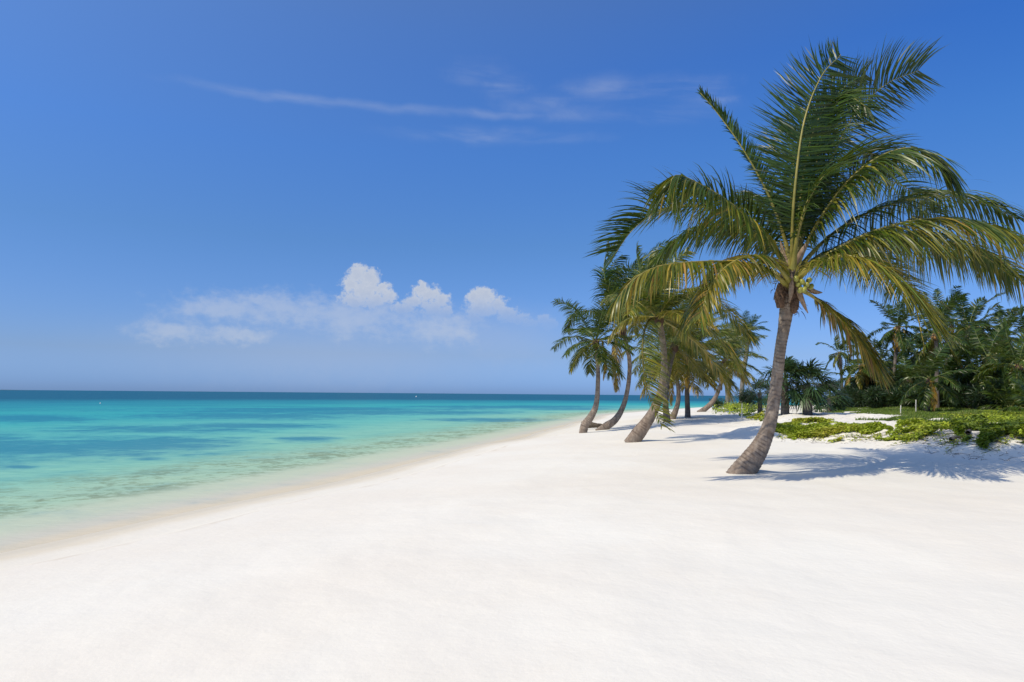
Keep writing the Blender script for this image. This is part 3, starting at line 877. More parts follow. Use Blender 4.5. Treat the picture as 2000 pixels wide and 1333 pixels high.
# ---- palms built from a list of parameters
def auto_palm(basep, trunk_pts, radii, n, length, label, group, seed, tint=.15, pairs=46, wid=.06, lean=.45, el_min=-35, skirt=0, k=14, m_=None, name='coconut_palm', extra=(), lmax=.26, segs=4, nuts=0, dead=0, orange=False):
    rs = np.random.default_rng(seed)
    palm = thing(name, basep, label, 'palm tree', group)
    tp_ = np.asarray(trunk_pts, float)
    if len(tp_) > 1:
        link('trunk', trunk_mesh(tp_, radii, basep, 0.11, k, 22, m_), palm)
    top = tp_[-1]
    axis = norm((tp_[-1] - tp_[-2])[None])[0] if len(tp_) > 1 else np.array([0, 0, 1.0])
    n = int(n * 1.3)
    pairs = int(pairs * 1.3)
    wid = wid * .85
    for i in range(n):
        f = (i + 0.5) / n                         # 0 newest (upright) .. 1 oldest (hanging)
        az = i * 2.39996 + rs.normal(0, .25)
        el = np.radians(86 - (86 - el_min) * f ** 0.85 + rs.normal(0, 6))
        Lf = length * rs.uniform(.86, 1.08) * (0.72 + 0.28 * math.sin(math.pi * min(1, f * 1.25 + .15)))
        d = np.array([math.cos(az) * math.cos(el), math.sin(az) * math.cos(el), math.sin(el)])
        d = norm((d + axis * .25 - np.array([0, 0, .25]))[None])[0]
        pts = [top + 0.02 * d]
        M = 16
        sag = (0.55 + 0.95 * f) * rs.uniform(.8, 1.2)
        for q in range(M):
            t = (q + .5) / M
            dd = norm((d + t ** 1.5 * (np.array([0, 0, -1.0]) * sag + WIND * lean * (1.1 - .4 * f)))[None])[0]
            pts.append(pts[-1] + dd * Lf / M)
        P = np.array(pts)
        hint = np.array([0, 0, 1.0]) + 0.6 * (-d) * max(0, math.sin(el)) + rs.normal(0, .12, 3)
        if abs(d[2]) > .92:
            hint = np.array([rs.normal(), 1.0, .1])
        ti = tint + .30 * max(0, f - .62) / .38 * rs.uniform(.3, 1.4)
        add_frond(palm, basep, resample(P, 16), 0.03 * length / 3.6, M_RIB if f > .45 else M_RIBG, hint=hint, lmax=lmax * length, wid=wid, pairs=pairs, g=.35 + 1.1 * f, wind=.25 + .2 * lean,
                  tint=ti, tvar=.08, rs=rs, segs=segs, vlift=.12, sweep=(16, 50), tip=.45)
    for i in range(dead):
        az = rs.uniform(0, 6.28)
        P = [top, top + np.array([math.cos(az) * .35, math.sin(az) * .35, .05]), top + np.array([math.cos(az) * .5, math.sin(az) * .5, -.35 * length]), top + np.array([math.cos(az) * .42, math.sin(az) * .42, -.62 * length])]
        add_frond(palm, basep, resample(P, 14), 0.03, M_RIB, hint=np.array([math.cos(az), math.sin(az), .3]), lmax=.16 * length, wid=wid, pairs=int(pairs * .7), g=2.2, wind=.1, tint=.78, tvar=.1, rs=rs, segs=segs)
    if len(tp_) > 1:
        V, Q = ellipsoid(top - axis * .12, (radii[-1] * 1.7, radii[-1] * 1.7, .32 * length / 3.6), 12, 9)
        V = V + norm(V - top) * (.05 * fbm(V[:, 0] * 9, V[:, 2] * 8, seed, 3))[:, None]
        link('fibre_sheath', mesh_np('fibre_sheath', V - basep, Q, None, None, True, (M_FIBRE,)), palm)
    for i in range(nuts):
        az = rs.uniform(0, 6.28)
        c = top + np.array([math.cos(az) * .24, math.sin(az) * .24, rs.uniform(-.30, .12)])
        V, Q = ellipsoid(c, (.10, .10, .125), 10, 7, (rs.normal(0, .4), rs.normal(0, .4), 1), .05)
        link('coconut', mesh_np('coconut', V - basep, Q, None, None, True, (M_NUTO if orange else M_NUT,)), palm)
    for pts, kw in extra:
        kw = dict(dict(tvar=.08, wid=wid, pairs=pairs + 20, segs=segs + 1, rs=rs), **kw)
        add_frond(palm, basep, resample(pts, 26), .05, M_RIB, **kw)
    return palm


def px_palm(trunk, label, group, depth_px=None, **kw):
    """Palm whose trunk runs through photo positions (u, v, half width)."""
    u, v, r = trunk[0]
    b, D = ground_at(u, v - 2)
    b[2] = gz(b[0], b[1])
    pts = [at(a, c, D) for a, c, _ in trunk]
    pts[0] = np.array([b[0], b[1], b[2] - .12])
    k = D / FPX
    return auto_palm(b, pts, [q * k for _, _, q in trunk], label=label, group=group, **kw), D


GB = 'coconut palms on the beach'
# second palm: leaning away behind the big one, with a hanging yellow-ribbed frond
b2, D2 = ground_at(1232, 862)
hang = [at(u, v, D2 + e) for u, v, e in [(1284, 622, -.1), (1266, 628, -.7), (1256, 662, -1.2), (1256, 715, -1.5), (1265, 765, -1.6), (1281, 805, -1.6), (1292, 832, -1.6)]]
rgt = [at(u, v, D2 + e) for u, v, e in [(1285, 622, 0), (1310, 612, -.4), (1345, 620, -.8), (1390, 650, -1.1), (1430, 690, -1.3), (1455, 735, -1.4)]]
rg2 = [at(u, v, D2 + e) for u, v, e in [(1285, 622, 0), (1320, 640, .3), (1365, 675, .5), (1405, 725, .6), (1425, 770, .6)]]
px_palm([(1230, 866, 14), (1246, 848, 13.5), (1262, 827, 11.2), (1277, 802, 9), (1290, 768, 7.5), (1297, 720, 6.5), (1294, 665, 6), (1286, 622, 6)],
        'coconut palm with a long yellow-ribbed frond hanging down to the sand beside its trunk', GB, n=15, length=3.0, seed=21, tint=.36, pairs=62, wid=.05, el_min=5, segs=4, nuts=3, dead=0,
        extra=[(hang, dict(hint=(-.1, -1, .1), lmax=1.15, g=.75, wind=.45, tint=.42, tvar=.1, sweep=(5, 40), tip=.5, pairs=95, s0=.10, sides=(-1,))),
               (hang, dict(hint=(-.1, -1, .1), lmax=.35, g=1.2, wind=.1, tint=.4, tvar=.1, sweep=(40, 60), tip=.5, pairs=40, s0=.10, sides=(1,))),
               ([at(u, v, D2 + e) for u, v, e in [(1285, 622, .2), (1320, 585, .5), (1370, 578, .8), (1425, 610, 1.0), (1465, 662, 1.1)]], dict(hint=(0, .1, 1), lmax=1.2, g=1.5, wind=.4, tint=.40, tvar=.14, tip=.6)),
               ([at(u, v, D2 + e) for u, v, e in [(1284, 620, .2), (1262, 580, .6), (1262, 540, .9), (1285, 500, 1.1)]], dict(hint=(0, 1, .1), lmax=.9, g=.5, wind=.5, tint=.2, tvar=.1, tip=.5)),
               (rgt, dict(hint=(0, 0, 1), lmax=1.1, g=1.4, wind=.3, tint=.45, tvar=.14, tip=.6)),
               (rg2, dict(hint=(0, 0, 1), lmax=1.0, g=1.4, wind=.3, tint=.55, tvar=.14, tip=.6))])
px_palm([(1138, 848, 8), (1142, 832, 8), (1153, 816, 7), (1163, 796, 5.4), (1167, 768, 4.6), (1168, 730, 4.0), (1166, 700, 3.9), (1163, 668, 3.9)],
        'slim coconut palm leftmost in the row, its trunk rising from a bent root', GB, n=16, length=3.2, seed=5, tint=.20, pairs=50, wid=.055, el_min=-40, dead=2, lean=.15)
px_palm([(1166, 843, 6.5), (1184, 833, 7.5), (1200, 822, 6.5), (1213, 803, 5.3), (1223, 775, 4.4), (1229, 735, 4.0), (1229, 700, 4.0), (1222, 668, 4.4), (1216, 640, 4.4)],
        'tall curved coconut palm with dark windblown crown, second from the sea', GB, n=15, length=5.7, seed=8, tint=.10, pairs=64, wid=.07, lean=.85, el_min=28, lmax=.20, dead=2)
px_palm([(1303, 827, 7.5), (1302, 815, 6.5), (1300, 790, 5.6), (1302, 755, 5), (1308, 715, 5), (1318, 675, 5)],
        'dark straight-stemmed coconut palm right behind the hanging frond', GB, n=17, length=4.3, seed=12, tint=.32, pairs=48, wid=.065, el_min=-25, m_=M_TRUNKD)
px_palm([(1309, 821, 7.5), (1317, 809, 5.8), (1324, 787, 4.4), (1325, 762, 3.9), (1321, 733, 4), (1317, 712, 4.4)],
        'low coconut palm with curved trunk and arching yellow fronds in the middle of the row', GB, n=19, length=4.8, seed=17, tint=.42, pairs=52, wid=.07, el_min=-20, dead=1)
px_palm([(1343, 818, 6), (1343, 800, 5), (1342, 770, 4.6), (1343, 735, 4.6), (1347, 705, 5)],
        'coconut palm with short vertical trunk behind the curved-trunk palm', GB, n=18, length=5.4, seed=19, tint=.40, pairs=52, wid=.075, el_min=-25, m_=M_TRUNKD)
px_palm([(1364, 807, 5), (1380, 797, 5), (1394, 782, 4.2), (1404, 762, 3.7), (1412, 735, 3.6), (1417, 705, 3.6)],
        'coconut palm with strongly leaning trunk at the inland end of the beach row', GB, n=18, length=4.6, seed=23, tint=.34, pairs=44, wid=.085, el_min=-35, dead=2)
px_palm([(1421, 795, 5.8), (1421, 785, 4.8), (1423, 760, 4.2), (1428, 720, 4.1), (1436, 665, 4.1)],
        'pale-trunked coconut palm beside the leaning one, yellowing fronds', GB, n=20, length=5.8, seed=26, tint=.44, pairs=44, wid=.085, el_min=-45, dead=2)
px_palm([(1447, 794, 5.5), (1448, 780, 4.6), (1452, 730, 4.2), (1458, 690, 4.1), (1462, 648, 4.1)],
        'dark green coconut palm farthest inland in the beach row, behind the yellowing one', GB, n=22, length=5.6, seed=29, tint=.10, pairs=46, wid=.085, el_min=-50, dead=1)

# root mass that joins the two slim palms
rc, RD = ground_at(1165, 838)
rt = thing('palm_root', (rc[0], rc[1], gz(rc[0], rc[1])), 'tangled grey root mass lying between the two slim leftmost palms', 'palm root')
g = Geo()
for i in range(9):
    a = at(1136 + rng.uniform(0, 14), 842, RD); c = at(1180 + rng.uniform(-8, 14), 840 + rng.uniform(-4, 2), RD + rng.uniform(-.3, .6))
    mid = (a + c) / 2 + np.array([0, rng.uniform(-.3, .3), 0])
    P = resample([a, mid, c], 12)
    P[:, 2] = ground_z(P[:, 0], P[:, 1]) + .05 + .30 * np.linspace(1, .25, 12) * rng.uniform(.4, 1.1)
    V, Q, tr = tube(P, .10 * np.linspace(1.2, .5, 12) * rng.uniform(.6, 1.2) * (1 + .15 * rng.normal(0, 1, 12)), 7)
    g.add(V, Q, tr)
link('root_strands', g.mesh('root_strands', (M_STEM,), (rc[0], rc[1], gz(rc[0], rc[1]))), rt)

# ------------------------------------------------------------------ fan palms and the grove
def fan_palm(u, v, crown_v, half, label, n, seed, m_t=M_TRUNKD, tw=5.0):
    rs = np.random.default_rng(seed)
    b, D = ground_at(u, v)
    b[2] = gz(b[0], b[1])
    k = D / FPX
    palm = thing('fan_palm', b, label, 'fan palm', 'thatch fan palms by the sand path')
    top = b + np.array([0, 0, (v - crown_v) * k])
    link('trunk', trunk_mesh([b - [0, 0, .1], b * .5 + top * .5 + [.03, 0, 0], top], [tw * k * 1.15, tw * k, tw * k * .9], b, .08, 12, 18, m_t), palm)
    for i in range(n):
        f = (i + .5) / n
        az = i * 2.39996 + rs.normal(0, .2)
        el = np.radians(88 - 125 * f + rs.normal(0, 7))
        d = np.array([math.cos(az) * math.cos(el), math.sin(az) * math.cos(el), math.sin(el)])
        Lp = half * k * .52 * rs.uniform(.85, 1.15)
        P = np.array([top + d * Lp * t + np.array([.05, 0, -.16 * t * t * Lp]) for t in np.linspace(0, 1, 5)])
        V, Q, tr = tube(P, np.linspace(.022, .012, 5), 5)
        lf = link('fan_leaf', mesh_np('fan_leaf', V - b, Q, tr, None, True, (M_RIBG,)), palm)
        hub = P[-1]
        dd = norm((P[-1] - P[-2])[None])[0]
        upv = np.array([0, 0, 1.0]) if abs(dd[2]) < .9 else np.array([rs.normal(), rs.normal(), 0.1])
        nn = norm((upv - (upv @ dd) * dd)[None])[0]
        sd_ = np.cross(dd, nn)
        g = Geo()
        m = 26
        for j in range(m):
            a = (j / (m - 1) - .5) * R(230)
            dj = norm((dd * math.cos(a) + sd_ * math.sin(a) + nn * .18 * rs.normal())[None])[0]
            l = half * k * .58 * (1 - .28 * abs(a) / R(115)) * rs.uniform(.85, 1.1)
            wv = norm(np.cross(dj, nn)[None])[0] * (l * .042)
            p1 = hub + dj * l * .5 + np.array([0, 0, -.03 * l])
            p2 = hub + dj * l * .82 + np.array([.05 * l, 0, -.13 * l - .1 * l * rs.random()])
            p3 = hub + dj * l + np.array([.08 * l, 0, -.3 * l * rs.uniform(.6, 1.3)])
            g.add([hub - wv * .3, hub + wv * .3, p1 - wv, p1 + wv, p2 - wv * .6, p2 + wv * .6, p3], [[0, 1, 3, 2], [2, 3, 5, 4]], [[4, 5, 6]],
                  tint=np.clip(.2 + .5 * max(0, f - .7) + rs.normal(0, .1), 0, 1), vary=rs.random())
        link('blade_segments', g.mesh('blade_segments', (M_FAN,), b, False), lf, kind='stuff')
    return palm


fan_palm(1533, 810, 742, 58, 'fan palm half hidden behind the trunk of the big palm', 26, 41, tw=7)
fan_palm(1577, 811, 752, 62, 'fan palm with thick dark trunk standing free on the sand by the path', 30, 42, tw=8)
fan_palm(1619, 806, 778, 46, 'small bushy fan palm with crown near the ground beside the free-standing one', 26, 43, tw=4)
fan_palm(1484, 806, 768, 34, 'small fan palm on the green mat left of the big palm trunk', 18, 44, tw=4)

GG = 'coconut palms of the grove'


def grove_palm(u, v_crown, D, seed, label, n=16, length=3.4, tint=.12, lean_u=0, **kw):
    top = at(u, v_crown, D)
    bx, by = top[0] - lean_u * D / FPX, top[1] + .5
    b = np.array([bx, by, gz(bx, by)])
    mid = b * .5 + top * .5 + np.array([-.25 * lean_u * D / FPX, 0, 0])
    n, length, tint = max(10, int(n * .72)), length * 1.12, max(.03, tint - .05)
    kw = dict(dict(pairs=38, wid=.10, el_min=-55, lean=.55, k=10, dead=2, segs=3, m_=M_TRUNKD, lmax=.20), **kw)
    return auto_palm(b, [b - [0, 0, .1], mid, top], [.19, .14, .13], n, length, label, GG, seed, tint, **kw)


grove_palm(1640, 690, 72, 61, 'small pale palm at the seaward edge of the grove, crown low against the sky', n=15, length=2.5, lean_u=-6)
grove_palm(1683, 715, 62, 62, 'low grove palm with yellow hanging dead frond at the seaward edge', n=14, length=2.7, tint=.28, dead=4)
grove_palm(1754, 640, 60, 63, 'tall grove palm standing alone against the sky, rounded crown', n=22, length=3.0, lean_u=8, dead=3)
grove_palm(1828, 655, 50, 64, 'grove palm with a cluster of orange coconuts in its crown', n=18, length=3.5, tint=.2, lean_u=-4, nuts=16, orange=True, dead=1)
grove_palm(1816, 742, 46, 75, 'short grove palm in front of the trunk carrying orange coconuts', n=18, length=3.0, tint=.16, dead=1)
grove_palm(1848, 622, 66, 65, 'tall grove palm behind the one with orange coconuts, upright top fronds', n=18, length=3.2)
grove_palm(1893, 640, 60, 66, 'tall dark grove palm with dense windswept crown at the highest part of the treeline', n=24, length=3.8, tint=.08)
grove_palm(1958, 660, 58, 67, 'grove palm with pale drooping fronds between the dark crown and the frame edge', n=20, length=3.2, tint=.2)
grove_palm(2012, 668, 52, 68, 'grove palm cut by the right frame edge at the level of the tall crowns', n=18, length=3.4, tint=.18)
grove_palm(1720, 705, 70, 69, 'grove palm low behind the rounded-crown palm, seaward side', n=16, length=2.8)
grove_palm(1790, 690, 64, 70, 'dark grove palm filling the gap left of the orange coconuts', n=18, length=3.0, tint=.06)
grove_palm(1870, 705, 55, 71, 'half-height grove palm under the dense windswept crown', n=18, length=3.2, tint=.12)
grove_palm(1930, 700, 50, 72, 'half-height grove palm under the pale drooping crown', n=18, length=3.2, tint=.14)
grove_palm(1990, 715, 44, 73, 'half-height grove palm near the right frame edge, yellowish old fronds', n=18, length=3.2, tint=.26)
grove_palm(2075, 690, 50, 74, 'grove palm just beyond the right frame edge, fronds reaching into view', n=18, length=3.4, tint=.18)

for (u, v, D, sd_, ln, ti, lab) in [
        (1660, 738, 68, 401, 2.6, .16, 'short grove palm with low crown over the seaward shrubs'), (1705, 748, 64, 402, 2.8, .08, 'short dark grove palm between the low yellow-fronded palm and the posts'),
        (1742, 722, 62, 403, 3.0, .14, 'short grove palm crown right under the tall lone rounded crown'), (1775, 745, 58, 404, 2.8, .20, 'short grove palm with drooping lower fronds above the taller white post'),
        (1806, 728, 60, 405, 3.0, .06, 'short dark grove palm left of the trunk carrying orange coconuts'), (1852, 742, 54, 406, 3.0, .12, 'short grove palm right of the trunk carrying orange coconuts'),
        (1885, 738, 56, 407, 3.0, .20, 'short grove palm with olive fronds below the dense windswept crown'), (1908, 752, 50, 408, 2.8, .10, 'short dark grove palm above the pale arching young palm'),
        (1948, 742, 50, 409, 3.0, .16, 'short grove palm below the pale drooping crown'), (1978, 756, 46, 410, 2.8, .24, 'short grove palm with yellowing fronds over the right bank'),
        (1915, 648, 70, 411, 3.4, .08, 'tall palm at the back of the grove right of the highest crown'), (1870, 668, 72, 412, 3.2, .14, 'palm at the back of the grove between the two highest crowns'),
        (1940, 690, 64, 413, 3.2, .10, 'palm at the back of the grove under the pale drooping crown'), (1810, 690, 74, 414, 3.0, .12, 'palm at the back of the grove left of the orange coconuts')]:
    grove_palm(u, v, D, sd_, lab, n=13, length=ln, tint=ti, lean_u=float(rng.uniform(-10, 10)))


def sprout_palm(u, v, seed, label, n=12, length=2.6, tint=.15):
    b, D = ground_at(u, v)
    b[2] = gz(b[0], b[1])
    return auto_palm(b, [b + [0, 0, .12]], [.1], n, length, label, 'young trunkless palms under the grove', seed, tint, pairs=34, wid=.085, el_min=8, lean=.4, name='young_palm', segs=3)


sprout_palm(1700, 786, 81, 'young trunkless palm at the foot of the seaward grove edge', 12, 2.6, .06)
sprout_palm(1752, 790, 82, 'young trunkless palm with grey-green fronds behind the white posts', 14, 3.2, .04)
sprout_palm(1822, 792, 83, 'young trunkless palm below the palm with orange coconuts', 13, 3.4, .10)
sprout_palm(1873, 790, 84, 'young trunkless palm with dark fronds in the middle of the thicket', 13, 3.2, .07)
sprout_palm(1918, 800, 85, 'young trunkless palm with pale arching fronds over the green mat', 11, 2.9, .30)
sprout_palm(1975, 806, 86, 'young trunkless palm with broad fronds close to the right frame edge', 12, 2.8, .18)
sprout_palm(1668, 790, 88, 'small young trunkless palm at the far seaward corner of the thicket', 10, 2.0, .12)
sprout_palm(1788, 796, 89, 'young trunkless palm beside the taller white post', 12, 2.6, .12)
sprout_palm(1824, 799, 92, 'young trunkless palm at the foot of the trunk carrying orange coconuts', 13, 3.0, .08)
sprout_palm(1848, 796, 90, 'young trunkless palm standing half in the grass at the middle of the thicket', 12, 2.8, .16)
sprout_palm(1950, 800, 91, 'young trunkless palm between the pale arching one and the broad-fronded one', 12, 2.8, .12)
sprout_palm(2035, 815, 87, 'young trunkless palm on the bank at the right frame edge', 11, 2.6, .2)


# ------------------------------------------------------------------ shrubs
def shrub(u, v, D, wpx, hpx, seed, label, m_=None, leaf=.13, n=1900, tint=.25):
    rs = np.random.default_rng(seed)
    p = EYE + ray(u, v) * D
    b = np.array([p[0], p[1], gz(p[0], p[1])])
    k = D / FPX
    W, H = wpx * k / 2, hpx * k * (.5 if 'grove' in label or 'thicket' in label else .8)
    sh = thing('shrub', b, label, 'shrub', 'dark shrubs under the grove')
    g = Geo()
    heads = []
    for i in range(9):
        a = rs.uniform(0, 6.28); q = math.sqrt(rs.random())
        h = np.array([math.cos(a) * W * .8 * q, math.sin(a) * W * .6 * q, H * rs.uniform(.45, .85)])
        heads.append((h, rs.uniform(.35, .55) * min(W, H)))
        V, Q, tr = tube(resample([b, b + h * [.4, .4, .5], b + h], 7), np.linspace(.05, .012, 7), 5)
        g.add(V, Q, tr)
    link('stems', g.mesh('stems', (M_STEM,), b), sh)
    hi = rs.integers(0, 9, n)
    dv = norm(rs.normal(0, 1, (n, 3)))
    rad_ = rs.random(n) ** .4
    c = np.array([heads[i][0] for i in hi]) + dv * (rad_ * np.array([heads[i][1] for i in hi]))[:, None] * [1.25, 1.1, 1.0]
    c[:, 2] = np.abs(c[:, 2]) * .98 + .03
    nrm = norm(dv * .6 + rs.normal(0, .6, (n, 3)) + [0, 0, .5])
    t1 = norm(np.cross(nrm, rs.normal(0, 1, (n, 3)))); t2 = np.cross(nrm, t1)
    l = leaf * rs.uniform(.6, 1.3, n)[:, None]
    t1 = norm(t1 * .55 + dv * .9 + [.15, 0, .1]); t2 = norm(np.cross(nrm, t1))     # long narrow blades fanning out of each head
    V = np.stack([c - t1 * l * 1.6, c - t2 * l * .22, c + t1 * l * 1.9 + [0, 0, -.05], c + t2 * l * .22], 1).reshape(-1, 3) + b
    Q = np.arange(n * 4).reshape(-1, 4)
    g = Geo()
    g.add(V, Q, None, tint=np.repeat(np.clip(tint + rs.normal(0, .15, n), 0, 1), 4), vary=np.repeat(rs.random(n), 4))
    link('leaves', g.mesh('leaves', (m_ or M_SHRUB,), b, False), sh, kind='stuff')


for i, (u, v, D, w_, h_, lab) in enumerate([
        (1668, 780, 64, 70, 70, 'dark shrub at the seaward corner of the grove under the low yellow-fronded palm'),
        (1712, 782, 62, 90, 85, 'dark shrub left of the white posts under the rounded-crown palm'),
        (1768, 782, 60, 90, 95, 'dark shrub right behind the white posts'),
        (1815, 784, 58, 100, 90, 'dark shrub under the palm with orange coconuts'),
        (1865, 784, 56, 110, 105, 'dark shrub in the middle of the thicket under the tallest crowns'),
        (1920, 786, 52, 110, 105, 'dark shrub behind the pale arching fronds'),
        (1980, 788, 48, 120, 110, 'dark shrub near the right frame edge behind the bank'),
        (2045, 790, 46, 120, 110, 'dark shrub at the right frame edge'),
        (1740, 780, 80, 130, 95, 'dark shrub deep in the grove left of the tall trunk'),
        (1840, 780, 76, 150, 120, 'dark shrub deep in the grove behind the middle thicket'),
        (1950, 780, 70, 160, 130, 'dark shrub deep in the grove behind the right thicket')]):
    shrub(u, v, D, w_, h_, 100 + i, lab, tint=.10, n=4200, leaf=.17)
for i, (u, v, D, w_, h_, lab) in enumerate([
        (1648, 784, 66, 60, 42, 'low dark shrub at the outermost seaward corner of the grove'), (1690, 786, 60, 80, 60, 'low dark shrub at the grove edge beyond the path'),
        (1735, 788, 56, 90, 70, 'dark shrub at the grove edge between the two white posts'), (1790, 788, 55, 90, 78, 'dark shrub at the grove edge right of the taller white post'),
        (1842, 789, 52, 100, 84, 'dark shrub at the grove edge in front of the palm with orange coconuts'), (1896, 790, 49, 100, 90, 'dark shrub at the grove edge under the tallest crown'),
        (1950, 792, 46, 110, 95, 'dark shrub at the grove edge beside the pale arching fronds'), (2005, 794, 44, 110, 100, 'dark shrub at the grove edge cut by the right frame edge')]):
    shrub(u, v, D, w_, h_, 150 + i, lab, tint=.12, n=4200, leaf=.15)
shrub(1462, 785, 74, 50, 55, 130, 'round dark shrub behind the green mat at the end of the beach row', n=1500, leaf=.12, tint=.2)
shrub(1400, 790, 78, 34, 26, 131, 'low grey-green shrub between the leaning palm and the pale-trunked palm', n=700, leaf=.12, tint=.5)


# ------------------------------------------------------------------ ground cover
def in_poly(px, py, poly):
    ins = np.zeros(px.shape, bool)
    for i in range(len(poly)):
        (x1, y1), (x2, y2) = poly[i - 1], poly[i]
        if y1 != y2:
            ins ^= ((y1 > py) != (y2 > py)) & (px < (x2 - x1) * (py - y1) / (y2 - y1) + x1)
    return ins


def scatter(pxpoly, n, rs, ragged=.6, gap=-.75):
    """Random ground points inside a region given by its corners (photo positions)."""
    poly = np.array([ground_at(u, v)[0][:2] for u, v in pxpoly])
    lo, hi = poly.min(0), poly.max(0)
    P = np.zeros((0, 2))
    while len(P) < n:
        q = rs.uniform(lo, hi, (n * 2, 2))
        jit = q + ragged * np.stack([fbm(q[:, 0] * .8, q[:, 1] * .8, 61, 3), fbm(q[:, 0] * .8, q[:, 1] * .8, 71, 3)], 1)
        k = in_poly(jit[:, 0], jit[:, 1], poly) & (fbm(q[:, 0] * 1.1, q[:, 1] * 1.1, 81, 3) + rs.normal(0, .12, len(q)) > gap)
        P = np.vstack([P, q[k]])
    return P[:n]


def creeper(pxpoly, n, seed, label, height=.28, leaf=.07, tint=.4, m_=None, ragged=.6, name='beach_creeper'):
    rs = np.random.default_rng(seed)
    q = scatter(pxpoly, n, rs, ragged * 1.5, -.32)
    z = ground_z(q[:, 0], q[:, 1])
    mound = np.clip(.45 + .75 * fbm(q[:, 0] * .9, q[:, 1] * .9, 91, 3), .05, 1.4)
    hh = height * mound * rs.random(n) ** .45
    c = np.column_stack([q, z + hh + .01])
    nrm = norm(rs.normal(0, .42, (n, 3)) + [-.15, 0, .9])
    t1 = norm(np.cross(nrm, rs.normal(0, 1, (n, 3)))); t2 = np.cross(nrm, t1)
    l = leaf * rs.uniform(.6, 1.35, n)[:, None]
    V = np.stack([c - t1 * l, c - t2 * l * .5 + nrm * l * .15, c + t1 * l, c + t2 * l * .5 + nrm * l * .15], 1).reshape(-1, 3)
    tt = np.clip(tint + .22 * fbm(q[:, 0] * .6, q[:, 1] * .6, 95, 3) + rs.normal(0, .12, n), 0, 1)
    g = Geo()
    g.add(V, np.arange(n * 4).reshape(-1, 4), None, tint=np.repeat(tt, 4), vary=np.repeat(rs.random(n), 4))
    # runners trailing out over the sand
    o = link(name, g.mesh(name, (m_ or M_CREEP,), (0, 0, 0), False), kind='stuff', label=label, category='ground cover')
    return o


creeper([(1522, 850), (1560, 857), (1640, 855), (1690, 846), (1745, 850), (1762, 846), (1735, 840), (1690, 835), (1620, 827), (1565, 822), (1535, 834)], 15000, 201,
        'bright green creeper mat on the dune edge right of the big palm trunk', .17, .065, .55)
creeper([(1758, 868), (1800, 856), (1850, 844), (1850, 828), (1800, 824), (1768, 840)], 7000, 202, 'bright green creeper clump at the start of the right bank', .20, .07, .5)
creeper([(1850, 834), (1905, 830), (1960, 832), (2060, 838), (2060, 810), (1930, 806), (1850, 815)], 12000, 203, 'dark olive creeper spread along the top of the right bank', .20, .075, .34)
creeper([(1872, 866), (1888, 866), (1912, 842), (1916, 826), (1892, 828), (1876, 848)], 4200, 204, 'tongue of creeper hanging over the bank edge at right', .32, .075, .10, ragged=.15)
creeper([(1910, 882), (1926, 884), (1955, 860), (1998, 846), (2000, 830), (1955, 834), (1922, 858)], 5600, 205, 'second longer tongue of creeper creeping down the bank at right', .32, .075, .12, ragged=.15)
creeper([(1985, 866), (2060, 868), (2060, 840), (1995, 842)], 3000, 206, 'creeper clump on the bank at the right frame edge', .34, .08, .25, ragged=.3)
creeper([(1408, 806), (1440, 814), (1475, 813), (1480, 797), (1445, 790), (1412, 796)], 6500, 207, 'bright green creeper mound at the inland end of the beach row', .75, .13, .35, ragged=1.2)
creeper([(1470, 822), (1492, 824), (1500, 812), (1478, 812)], 1500, 208, 'yellow-green creeper patch just left of the big palm trunk', .25, .09, .62)


# creeper runners straggling out of the mats over the bare sand
rs = np.random.default_rng(330)
g = Geo(); gl_ = Geo()
for (u0, u1, v0, v1, cnt) in ((1525, 1750, 848, 856, 34), (1760, 1850, 850, 866, 16), (1860, 2000, 850, 870, 22)):
    for i in range(cnt):
        p, _ = ground_at(rs.uniform(u0, u1), rs.uniform(v0, v1))
        a = rs.normal(-1.7, .6)
        pts = [p[:2]]
        for k in range(7):
            a += rs.normal(0, .35)
            pts.append(pts[-1] + .16 * rs.uniform(.5, 1.2) * np.array([math.cos(a), math.sin(a)]))
        pts = np.array(pts)
        P = np.column_stack([pts, ground_z(pts[:, 0], pts[:, 1]) + .012])
        V, Q, tr = tube(P, np.linspace(.007, .003, 8), 4)
        g.add(V, Q, tr)
        for q in P:
            for m in range(rs.integers(1, 4)):
                c = q + [rs.normal(0, .05), rs.normal(0, .05), rs.uniform(.01, .07)]
                nn = norm(np.array([rs.normal(0, .4), rs.normal(0, .4), 1.0])[None])[0]
                t1 = norm(np.cross(nn, rs.normal(0, 1, 3))[None])[0]; t2 = np.cross(nn, t1); l = .055 * rs.uniform(.5, 1.2)
                gl_.add([c - t1 * l, c - t2 * l * .5 + nn * l * .15, c + t1 * l, c + t2 * l * .5 + nn * l * .15], [[0, 1, 2, 3]], None, tint=np.clip(rs.normal(.55, .25), 0, 1), vary=rs.random())
run = link('creeper_runners', g.mesh('creeper_runners', (M_STEM,), (0, 0, 0)), kind='stuff', label='thin creeper runners straggling from the green mats over bare sand', category='ground cover')
link('runner_leaves', gl_.mesh('runner_leaves', (M_CREEP,), (0, 0, 0), False), run, kind='stuff')


